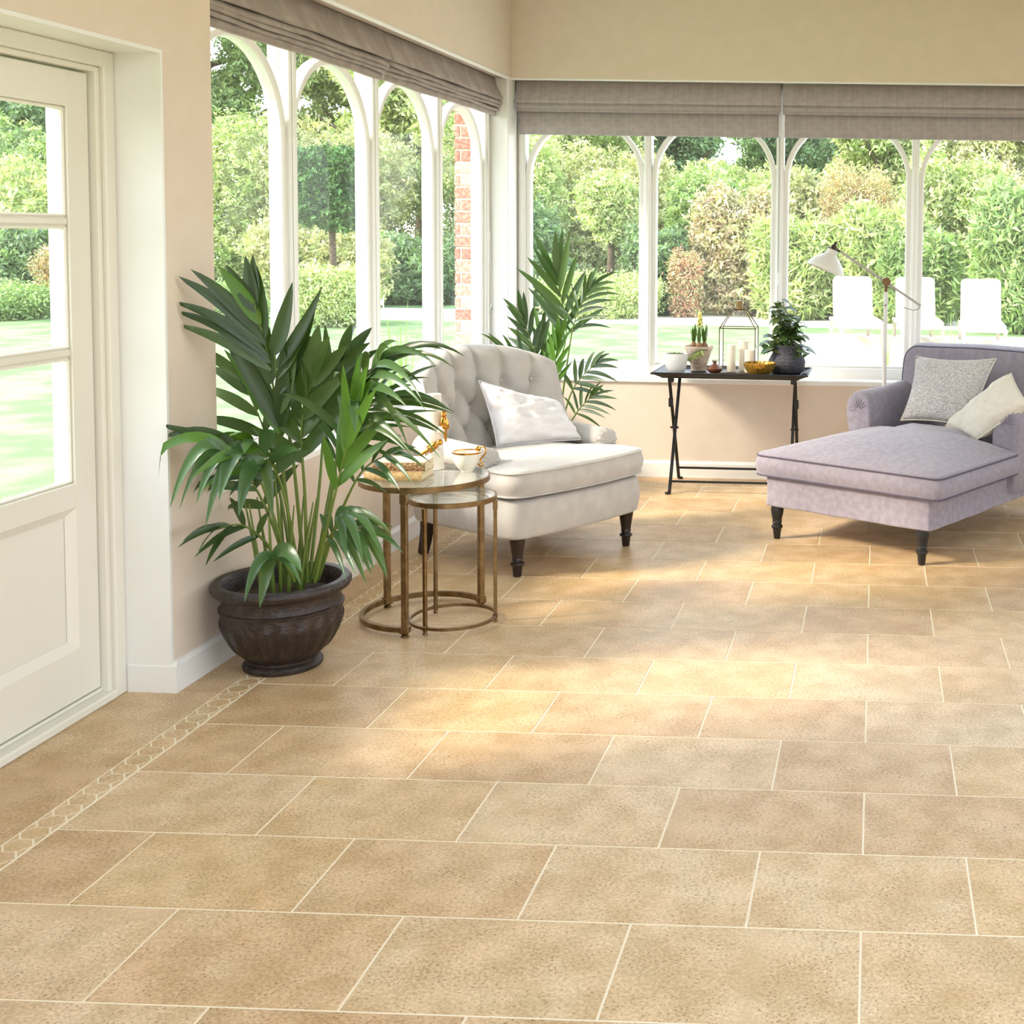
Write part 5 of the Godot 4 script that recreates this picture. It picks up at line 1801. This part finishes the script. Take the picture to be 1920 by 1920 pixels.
# ------------------------------------------------------------------ lamp
func floor_lamp() -> void:
	var t := thing("floor_lamp", "white adjustable reading floor lamp with copper joint behind the chaise", "floor lamp", Vector3(0.06, 0, -4.60))
	var m := MB.new()
	m.lathe([Vector2(0, 0), Vector2(0.125, 0), Vector2(0.13, 0.004), Vector2(0.13, 0.012), Vector2(0.12, 0.018), Vector2(0.02, 0.022), Vector2(0.016, 0.03), Vector2(0, 0.03)], 40)
	put("base", m, M.lamp_white, t)
	m = MB.new()
	m.tube([Vector3(0, 0.02, 0), Vector3(0.001, 1.082, 0)], 0.0115, 16)
	put("pole", m, M.lamp_white, t)
	m = MB.new()
	m.tube([Vector3(0.001, 1.078, 0), Vector3(0.001, 1.115, 0)], 0.0085, 12)
	m.tube([Vector3(0.003, 1.137, -0.024), Vector3(0.003, 1.137, 0.03)], 0.023, 20)
	m.tube([Vector3(0.0, 1.01, 0.008), Vector3(0.0, 1.01, 0.016)], 0.005, 10)
	put("joint", m, M.copper, t)
	var a := Vector3(-0.248, 1.294, 0.0)
	var b := Vector3(0.188, 1.012, 0.0)
	m = MB.new()
	m.tube([a, b], 0.0065, 12)
	put("arm", m, M.lamp_grey, t)
	var top := Vector3(-0.2875, 1.303, 0)
	var rim := Vector3(-0.328, 1.195, 0.01)
	var ax := (top - rim).normalized()
	var xx := Vector3.BACK.cross(ax).normalized()
	var tf := Transform3D(Basis(xx, ax, xx.cross(ax)), rim)
	var hgt := top.distance_to(rim)
	m = MB.new()
	m.lathe([Vector2(0.105, 0), Vector2(0.1055, 0.003), Vector2(0.098, 0.022), Vector2(0.082, 0.046), Vector2(0.056, 0.070), Vector2(0.036, 0.086), Vector2(0.030, 0.098), Vector2(0.029, hgt), Vector2(0.027, hgt + 0.001), Vector2(0, hgt + 0.001)], 48, tf)
	m.lathe([Vector2(0, hgt - 0.006), Vector2(0.026, hgt - 0.004), Vector2(0.033, 0.084), Vector2(0.053, 0.068), Vector2(0.079, 0.044), Vector2(0.095, 0.021), Vector2(0.1025, 0.003), Vector2(0.105, 0)], 48, tf)
	put("shade", m, M.lamp_white, t)
	m = MB.new()
	m.lathe([Vector2(0, hgt), Vector2(0.030, hgt), Vector2(0.031, hgt + 0.006), Vector2(0.016, hgt + 0.010), Vector2(0.014, hgt + 0.026), Vector2(0.008, hgt + 0.030), Vector2(0.007, hgt + 0.046), Vector2(0, hgt + 0.047)], 24, tf)
	m.tube([top + ax * 0.012, a], 0.006, 8)
	put("lamp_holder", m, M.dark_bronze, t)
	m = MB.new()
	m.ellipsoid(rim + ax * 0.055, Vector3(0.026, 0.026, 0.026), 16, 12)
	put("bulb", m, M.white_glaze, t)
	m = MB.new()
	m.tube([top + ax * 0.046, top + ax * 0.05 + Vector3(0.02, 0, 0), top + ax * 0.02 + Vector3(0.04, -0.01, 0), a + Vector3(0.012, 0.004, 0.004)], 0.0017, 6)
	m.tube([b, b + Vector3(-0.01, -0.02, 0.004), Vector3(0.15, 0.985, 0.006), Vector3(0.10, 1.0, 0.006), Vector3(0.078, 1.04, 0.008), Vector3(0.07, 1.075, 0.008), Vector3(0.03, 1.103, 0.008), Vector3(0.008, 1.108, 0.006)], 0.0017, 6)
	put("cable", m, M.black_wood, t)

# ------------------------------------------------------------------ palms
# one lance-shaped leaf: base, direction, length, width, droop (positive bends down), facing
func leaf_mesh(o: Vector3, dir: Vector3, l: float, w: float, droop: float, facing: Vector3, by_wall: bool) -> ArrayMesh:
	var m := MB.new()
	m.smooth()
	var d := dir.normalized()
	var side := d.cross(facing).normalized()
	var n := 8
	var pl := []
	for k in n + 1:
		var u := float(k) / n
		var p := o + d * l * u + Vector3(0, -droop * l * u * u, 0)
		var ww := w * 0.5 * pow(sin(PI * clampf(0.05 + 0.95 * pow(u, 0.75), 0.0, 1.0)), 0.75)
		if k == n: ww = 0.0003
		var up := side.cross(d)
		var e := ww * 0.28
		var row := [p - side * ww + up * e, p, p + side * ww + up * e]
		if by_wall:
			for i in 3:
				if row[i].x < -2.035 and (row[i].z > -1.735 or row[i].y < 0.585): row[i].x = -2.035 - (row[i].x + 2.035) * 0.05
				elif row[i].x < -2.13: row[i].x = -2.13 - (row[i].x + 2.13) * 0.1
		pl.append(row)
	for k in n:
		m.quad(pl[k][0], pl[k + 1][0], pl[k + 1][1], pl[k][1])
		m.quad(pl[k][1], pl[k + 1][1], pl[k + 1][2], pl[k][2])
	return m.done()

func hero_stem(c: Vector3) -> MB:
	var m := MB.new()
	m.tube([c + Vector3(0.01, 0.23, 0.03), c + Vector3(0.02, 0.45, 0.05), c + Vector3(0.015, 0.62, 0.07)], [0.006, 0.005, 0.002], 6)
	return m

# a leaf from its foot to its tip, arching upwards by lift on the way
func leaf_to(parent: Node, a: Vector3, b: Vector3, lift: float, w: float, tone: int) -> void:
	var l := a.distance_to(b)
	# start direction such that the quadratic bend ends at b
	var d := b - a + Vector3(0, lift * 4.0, 0)
	var m := MB.new()
	m.smooth()
	var n := 9
	var rows := []
	for k in n + 1:
		var u := float(k) / n
		var p := a.lerp(b, u) + Vector3(0, lift * 4.0 * u * (1.0 - u), 0)
		var tg := (b - a + Vector3(0, lift * 4.0 * (1.0 - 2.0 * u), 0)).normalized()
		var side := tg.cross(Vector3(0.15, 0.5, 1.0)).normalized()
		var up := side.cross(tg)
		var ww := w * 0.5 * pow(sin(PI * clampf(0.05 + 0.95 * pow(u, 0.72), 0.0, 1.0)), 0.75)
		if k == n: ww = 0.0003
		var row := [p - side * ww + up * ww * 0.3, p, p + side * ww + up * ww * 0.3]
		for i in 3:
			if row[i].x < -2.038 and row[i].z > -1.735: row[i].x = -2.038
		rows.append(row)
	for k in n:
		m.quad(rows[k][0], rows[k + 1][0], rows[k + 1][1], rows[k][1])
		m.quad(rows[k][1], rows[k + 1][1], rows[k + 1][2], rows[k][2])
	put("leaflet", m, M.palm[tone], parent)

func bez(p: Array, u: float) -> Vector3:
	# smooth curve through four points
	var f := u * 3.0
	var i := mini(int(f), 2)
	return p[i].cubic_interpolate(p[i + 1], p[maxi(i - 1, 0)], p[mini(i + 2, 3)], f - i)

func frond(t: Node3D, p: Array, first: float, n: int, l: float, w: float, spread: float, droop: float, tone: int) -> void:
	var m := MB.new()
	var path := []
	var rad := []
	for k in 17:
		path.append(bez(p, k / 16.0))
		rad.append(lerpf(0.0062, 0.0014, k / 16.0))
	m.tube(path, rad, 6)
	var f := put("frond", m, M.palm_stem, t)
	var big: bool = t.position.y < 1.0 and p[0].z > -3.0
	for k in n:
		var u := lerpf(first, 0.985, float(k) / (n - 1.0)) if n > 1 else 0.9
		for s in [-1.0, 1.0]:
			var uu := clampf(u + 0.012 * s, 0.0, 1.0)
			var o := bez(p, uu)
			var tg := (bez(p, minf(uu + 0.03, 1.0)) - bez(p, maxf(uu - 0.03, 0.0))).normalized()
			var face := Vector3(rng.randf_range(-0.35, 0.35), 0.45, 1.0).normalized()
			var sd: Vector3 = tg.cross(face).normalized()
			var a := deg_to_rad(spread * lerpf(1.12, 0.30, float(k) / (n - 1.0)) * rng.randf_range(0.85, 1.15))
			var dir: Vector3 = tg * cos(a) + sd * s * sin(a) + Vector3(0, 0, rng.randf_range(-0.22, 0.28))
			var ll := l * (0.72 + 0.28 * sin(PI * (0.25 + 0.65 * k / (n - 1.0)))) * rng.randf_range(0.88, 1.1)
			var mm: Material = M.palm[(tone + (rng.randi() % 2 if tone < 3 else 0)) % 4]
			put("leaflet", leaf_mesh(o, dir, ll, w * rng.randf_range(0.85, 1.1), droop * rng.randf_range(0.7, 1.3), (face + Vector3(s * 0.2, 0, 0)).normalized(), big), mm, f)

func palms() -> void:
	var palm := thing("potted_palm", "large kentia palm in a fluted dark bronze-brown pot beside the door pier", "potted palm", Vector3.ZERO)
	var c := Vector3(-1.842, 0, -1.705)
	var m := MB.new()
	var flute := func(p: Vector2, a: float) -> float:
		var k := smoothstep(0.045, 0.075, p.y) * (1.0 - smoothstep(0.168, 0.185, p.y))
		var s := absf(sin(a * 10.0))
		var arch := 1.0 - smoothstep(0.150, 0.182, p.y + 0.03 * (1.0 - s))
		return p.x + 0.009 * k * arch * smoothstep(0.25, 0.55, s)
	var prof := [Vector2(0, 0.002), Vector2(0.112, 0.0), Vector2(0.117, 0.004), Vector2(0.118, 0.014), Vector2(0.112, 0.022), Vector2(0.104, 0.026), Vector2(0.104, 0.032)]
	for k in 15:
		var u := (k + 1) / 15.0
		prof.append(Vector2(lerpf(0.106, 0.177, pow(sin(u * PI * 0.5), 0.85)), lerpf(0.034, 0.190, u)))
	prof += [Vector2(0.182, 0.193), Vector2(0.183, 0.199), Vector2(0.177, 0.203), Vector2(0.172, 0.222), Vector2(0.176, 0.240), Vector2(0.186, 0.244), Vector2(0.199, 0.250), Vector2(0.205, 0.260), Vector2(0.205, 0.270), Vector2(0.199, 0.279), Vector2(0.188, 0.282), Vector2(0.176, 0.279), Vector2(0.170, 0.268), Vector2(0.166, 0.235), Vector2(0.160, 0.215)]
	m.lathe(prof, 160, Transform3D(Basis(), c), 0.0, TAU, flute)
	put("pot", m, M.bronze_pot, palm)
	m = MB.new()
	m.lathe([Vector2(0.165, 0.222), Vector2(0.10, 0.232), Vector2(0, 0.238)], 32, Transform3D(Basis(), c))
	put("soil", m, M.soil, palm)
	frond(palm, [Vector3(-1.813, 0.255, -1.740), Vector3(-1.828, 0.678, -1.680), Vector3(-1.828, 0.951, -1.620), Vector3(-1.845, 1.156, -1.560)], 0.60, 0, 0.315, 0.044, 48, 0.16, 0)
	frond(palm, [Vector3(-1.776, 0.261, -1.720), Vector3(-1.792, 0.679, -1.680), Vector3(-1.808, 0.834, -1.640), Vector3(-1.804, 1.002, -1.600)], 0.68, 0, 0.260, 0.046, 34, 0.12, 0)
	frond(palm, [Vector3(-1.763, 0.268, -1.740), Vector3(-1.679, 0.544, -1.700), Vector3(-1.611, 0.789, -1.640), Vector3(-1.451, 0.997, -1.520)], 0.50, 9, 0.330, 0.028, 46, 0.50, 1)
	frond(palm, [Vector3(-1.807, 0.273, -1.700), Vector3(-1.829, 0.508, -1.620), Vector3(-1.839, 0.664, -1.530), Vector3(-1.866, 0.742, -1.440)], 0.58, 0, 0.270, 0.034, 50, 0.62, 2)
	frond(palm, [Vector3(-1.835, 0.257, -1.730), Vector3(-1.877, 0.392, -1.680), Vector3(-1.910, 0.469, -1.600), Vector3(-1.931, 0.484, -1.500)], 0.45, 4, 0.170, 0.024, 42, 0.35, 0)
	frond(palm, [Vector3(-1.732, 0.280, -1.700), Vector3(-1.679, 0.402, -1.660), Vector3(-1.610, 0.474, -1.610), Vector3(-1.518, 0.467, -1.580)], 0.40, 7, 0.160, 0.024, 55, 0.50, 1)
	frond(palm, [Vector3(-1.772, 0.288, -1.640), Vector3(-1.775, 0.345, -1.600), Vector3(-1.783, 0.379, -1.570), Vector3(-1.796, 0.387, -1.550)], 0.55, 0, 0.135, 0.036, 65, 0.75, 2)
	frond(palm, [Vector3(-1.777, 0.245, -1.790), Vector3(-1.749, 0.561, -1.860), Vector3(-1.712, 0.730, -1.900), Vector3(-1.588, 0.829, -1.900)], 0.50, 9, 0.320, 0.020, 40, 0.38, 1)
	frond(palm, [Vector3(-1.769, 0.262, -1.720), Vector3(-1.754, 0.546, -1.680), Vector3(-1.753, 0.766, -1.660), Vector3(-1.704, 0.926, -1.640)], 0.50, 6, 0.260, 0.046, 34, 0.20, 0)
	frond(palm, [Vector3(-1.834, 0.246, -1.770), Vector3(-1.874, 0.488, -1.780), Vector3(-1.932, 0.707, -1.800), Vector3(-2.023, 0.900, -1.820)], 0.48, 6, 0.240, 0.040, 45, 0.24, 0)
	frond(palm, [Vector3(-1.835, 0.252, -1.750), Vector3(-1.889, 0.445, -1.740), Vector3(-1.935, 0.588, -1.700), Vector3(-1.978, 0.666, -1.640)], 0.45, 5, 0.200, 0.032, 48, 0.34, 0)
	frond(palm, [Vector3(-1.749, 0.261, -1.750), Vector3(-1.658, 0.489, -1.720), Vector3(-1.568, 0.634, -1.680), Vector3(-1.464, 0.693, -1.640)], 0.55, 5, 0.150, 0.018, 44, 0.42, 1)
	frond(palm, [Vector3(-1.717, 0.280, -1.660), Vector3(-1.655, 0.478, -1.620), Vector3(-1.604, 0.648, -1.600), Vector3(-1.554, 0.823, -1.580)], 0.55, 5, 0.270, 0.036, 22, 0.16, 3)
	frond(palm, [Vector3(-1.790, 0.244, -1.780), Vector3(-1.770, 0.568, -1.820), Vector3(-1.759, 0.773, -1.840), Vector3(-1.714, 0.927, -1.860)], 0.55, 6, 0.260, 0.040, 36, 0.24, 0)
	frond(palm, [Vector3(-1.783, 0.267, -1.700), Vector3(-1.789, 0.504, -1.640), Vector3(-1.799, 0.648, -1.580), Vector3(-1.830, 0.742, -1.500)], 0.62, 5, 0.220, 0.040, 52, 0.55, 2)
	var hero := put("frond", hero_stem(c), M.palm_stem, palm)
	leaf_to(hero, Vector3(-1.824, 0.988, -1.600), Vector3(-2.068, 1.154, -1.500), 0.030, 0.034, 0)
	leaf_to(hero, Vector3(-1.819, 0.969, -1.600), Vector3(-2.076, 1.125, -1.510), 0.030, 0.032, 0)
	leaf_to(hero, Vector3(-1.821, 0.945, -1.610), Vector3(-2.068, 1.087, -1.520), 0.020, 0.034, 1)
	leaf_to(hero, Vector3(-1.826, 1.026, -1.590), Vector3(-2.045, 1.230, -1.500), 0.020, 0.038, 0)
	leaf_to(hero, Vector3(-1.833, 1.047, -1.590), Vector3(-2.002, 1.251, -1.500), 0.015, 0.040, 0)
	leaf_to(hero, Vector3(-1.837, 1.087, -1.580), Vector3(-1.934, 1.260, -1.530), 0.010, 0.044, 3)
	leaf_to(hero, Vector3(-1.844, 1.124, -1.570), Vector3(-1.922, 1.265, -1.550), 0.000, 0.040, 0)
	leaf_to(hero, Vector3(-1.847, 1.135, -1.570), Vector3(-1.874, 1.294, -1.570), 0.000, 0.036, 0)
	leaf_to(hero, Vector3(-1.849, 1.148, -1.570), Vector3(-1.856, 1.296, -1.580), 0.000, 0.034, 0)
	leaf_to(hero, Vector3(-1.836, 1.034, -1.590), Vector3(-1.844, 1.262, -1.580), 0.000, 0.050, 0)
	leaf_to(hero, Vector3(-1.804, 0.994, -1.600), Vector3(-1.746, 1.215, -1.600), -0.015, 0.050, 0)
	leaf_to(hero, Vector3(-1.806, 0.952, -1.610), Vector3(-1.656, 1.201, -1.600), -0.020, 0.040, 0)
	leaf_to(hero, Vector3(-1.802, 0.920, -1.610), Vector3(-1.676, 1.169, -1.620), -0.015, 0.036, 1)
	leaf_to(hero, Vector3(-1.804, 0.870, -1.620), Vector3(-1.690, 1.136, -1.630), -0.020, 0.040, 0)
	leaf_to(hero, Vector3(-1.806, 0.827, -1.630), Vector3(-1.720, 1.086, -1.640), -0.010, 0.040, 0)
	leaf_to(hero, Vector3(-1.806, 0.811, -1.630), Vector3(-1.741, 1.083, -1.610), -0.010, 0.056, 1)
	leaf_to(hero, Vector3(-1.815, 0.785, -1.640), Vector3(-1.967, 1.157, -1.600), 0.010, 0.046, 0)
	leaf_to(hero, Vector3(-1.812, 0.768, -1.640), Vector3(-1.972, 1.097, -1.580), 0.010, 0.044, 0)
	leaf_to(hero, Vector3(-1.817, 0.747, -1.650), Vector3(-1.970, 1.005, -1.620), 0.020, 0.040, 3)
	leaf_to(hero, Vector3(-1.827, 0.902, -1.620), Vector3(-1.835, 1.114, -1.600), 0.000, 0.050, 0)
	leaf_to(hero, Vector3(-1.802, 0.768, -1.640), Vector3(-1.776, 1.018, -1.600), 0.000, 0.050, 0)
	leaf_to(hero, Vector3(-1.860, 0.732, -1.440), Vector3(-2.112, 0.655, -1.380), 0.070, 0.032, 3)
	leaf_to(hero, Vector3(-1.848, 0.724, -1.460), Vector3(-2.121, 0.800, -1.420), 0.020, 0.020, 0)
	leaf_to(hero, Vector3(-1.866, 0.726, -1.440), Vector3(-1.996, 0.574, -1.360), 0.085, 0.036, 2)
	leaf_to(hero, Vector3(-1.862, 0.718, -1.450), Vector3(-1.974, 0.568, -1.370), 0.075, 0.022, 2)
	leaf_to(hero, Vector3(-1.853, 0.715, -1.450), Vector3(-1.930, 0.582, -1.380), 0.055, 0.032, 2)
	leaf_to(hero, Vector3(-1.833, 0.717, -1.480), Vector3(-1.875, 0.587, -1.400), 0.060, 0.054, 2)
	leaf_to(hero, Vector3(-1.843, 0.697, -1.480), Vector3(-1.916, 0.508, -1.400), 0.075, 0.034, 2)
	leaf_to(hero, Vector3(-1.810, 0.665, -1.520), Vector3(-1.838, 0.535, -1.440), 0.060, 0.052, 2)
	leaf_to(hero, Vector3(-1.812, 0.657, -1.530), Vector3(-1.747, 0.526, -1.460), 0.060, 0.036, 1)
	leaf_to(hero, Vector3(-1.848, 0.735, -1.460), Vector3(-2.062, 0.761, -1.430), 0.030, 0.036, 0)
	leaf_to(hero, Vector3(-1.831, 0.691, -1.500), Vector3(-2.002, 0.666, -1.460), 0.040, 0.030, 1)
	leaf_to(hero, Vector3(-1.814, 0.619, -1.560), Vector3(-1.897, 0.581, -1.500), 0.030, 0.030, 0)
	leaf_to(hero, Vector3(-1.794, 0.386, -1.550), Vector3(-1.836, 0.274, -1.460), 0.050, 0.034, 2)
	leaf_to(hero, Vector3(-1.793, 0.384, -1.550), Vector3(-1.785, 0.261, -1.450), 0.020, 0.036, 1)
	leaf_to(hero, Vector3(-1.790, 0.388, -1.550), Vector3(-1.668, 0.364, -1.470), 0.040, 0.046, 2)
	leaf_to(hero, Vector3(-1.791, 0.382, -1.560), Vector3(-1.684, 0.316, -1.500), 0.030, 0.022, 2)
	leaf_to(hero, Vector3(-1.547, 0.880, -1.580), Vector3(-1.204, 0.981, -1.450), 0.080, 0.020, 1)
	leaf_to(hero, Vector3(-1.525, 0.915, -1.560), Vector3(-1.236, 1.032, -1.460), 0.050, 0.020, 1)
	leaf_to(hero, Vector3(-1.494, 0.950, -1.540), Vector3(-1.170, 1.016, -1.440), 0.060, 0.020, 0)
	leaf_to(hero, Vector3(-1.569, 0.844, -1.600), Vector3(-1.370, 0.742, -1.520), 0.090, 0.026, 1)
	leaf_to(hero, Vector3(-1.594, 0.792, -1.620), Vector3(-1.453, 0.884, -1.540), 0.050, 0.040, 2)
	leaf_to(hero, Vector3(-1.577, 0.828, -1.600), Vector3(-1.523, 0.764, -1.520), 0.070, 0.040, 2)
	leaf_to(hero, Vector3(-1.554, 0.864, -1.580), Vector3(-1.320, 0.926, -1.500), 0.070, 0.022, 0)
	leaf_to(hero, Vector3(-1.605, 0.517, -1.600), Vector3(-1.449, 0.413, -1.520), 0.050, 0.028, 2)
	leaf_to(hero, Vector3(-1.612, 0.514, -1.600), Vector3(-1.504, 0.373, -1.520), 0.050, 0.030, 2)
	leaf_to(hero, Vector3(-1.598, 0.521, -1.600), Vector3(-1.416, 0.466, -1.520), 0.030, 0.022, 1)
	leaf_to(hero, Vector3(-1.630, 0.496, -1.620), Vector3(-1.564, 0.386, -1.540), 0.050, 0.028, 2)
	for k in 9:
		var a := k * 0.7
		var o := c + Vector3(sin(a) * 0.06, 0.225, cos(a) * 0.05)
		m = MB.new()
		m.tube([o, o + Vector3(sin(a) * 0.02, 0.14, cos(a) * 0.02), o + Vector3(sin(a) * 0.05, 0.30, cos(a) * 0.03)], [0.007, 0.005, 0.002], 6)
		put("stem", m, M.palm_stem, palm)
	var small := thing("potted_palm", "smaller kentia palm standing in the window corner behind the armchair", "potted palm", Vector3.ZERO)
	m = MB.new()
	m.lathe([Vector2(0, 0), Vector2(0.10, 0), Vector2(0.104, 0.004), Vector2(0.14, 0.25), Vector2(0.148, 0.27), Vector2(0.148, 0.30), Vector2(0.138, 0.30), Vector2(0.13, 0.27), Vector2(0, 0.265)], 40, Transform3D(Basis(), Vector3(-1.68, 0, -4.42)))
	put("pot", m, M.bronze_pot, small)
	m = MB.new()
	m.lathe([Vector2(0.128, 0.27), Vector2(0.06, 0.283), Vector2(0, 0.286)], 24, Transform3D(Basis(), Vector3(-1.68, 0, -4.42)))
	put("soil", m, M.soil, small)
	frond(small, [Vector3(-1.686, 0.314, -4.420), Vector3(-1.672, 0.628, -4.420), Vector3(-1.624, 0.856, -4.420), Vector3(-1.681, 1.151, -4.420)], 0.62, 7, 0.340, 0.036, 40, 0.10, 0)
	frond(small, [Vector3(-1.664, 0.318, -4.400), Vector3(-1.619, 0.659, -4.400), Vector3(-1.569, 0.916, -4.380), Vector3(-1.486, 1.086, -4.360)], 0.58, 8, 0.250, 0.022, 46, 0.34, 0)
	frond(small, [Vector3(-1.709, 0.314, -4.420), Vector3(-1.755, 0.569, -4.420), Vector3(-1.795, 0.739, -4.420), Vector3(-1.846, 0.909, -4.400)], 0.42, 7, 0.240, 0.030, 36, 0.20, 0)
	frond(small, [Vector3(-1.721, 0.316, -4.400), Vector3(-1.767, 0.506, -4.360), Vector3(-1.812, 0.636, -4.320), Vector3(-1.884, 0.717, -4.280)], 0.50, 6, 0.300, 0.020, 38, 0.26, 0)
	frond(small, [Vector3(-1.652, 0.318, -4.400), Vector3(-1.597, 0.507, -4.380), Vector3(-1.535, 0.609, -4.360), Vector3(-1.447, 0.692, -4.340)], 0.45, 6, 0.190, 0.024, 48, 0.30, 0)
	frond(small, [Vector3(-1.641, 0.304, -4.400), Vector3(-1.579, 0.394, -4.380), Vector3(-1.529, 0.462, -4.360), Vector3(-1.463, 0.523, -4.340)], 0.45, 6, 0.170, 0.018, 52, 0.30, 0)
	frond(small, [Vector3(-1.676, 0.315, -4.380), Vector3(-1.688, 0.507, -4.360), Vector3(-1.666, 0.665, -4.340), Vector3(-1.644, 0.807, -4.320)], 0.40, 6, 0.220, 0.028, 26, 0.14, 3)
	frond(small, [Vector3(-1.703, 0.305, -4.440), Vector3(-1.743, 0.508, -4.460), Vector3(-1.760, 0.648, -4.480), Vector3(-1.777, 0.818, -4.500)], 0.40, 5, 0.220, 0.028, 30, 0.14, 0)
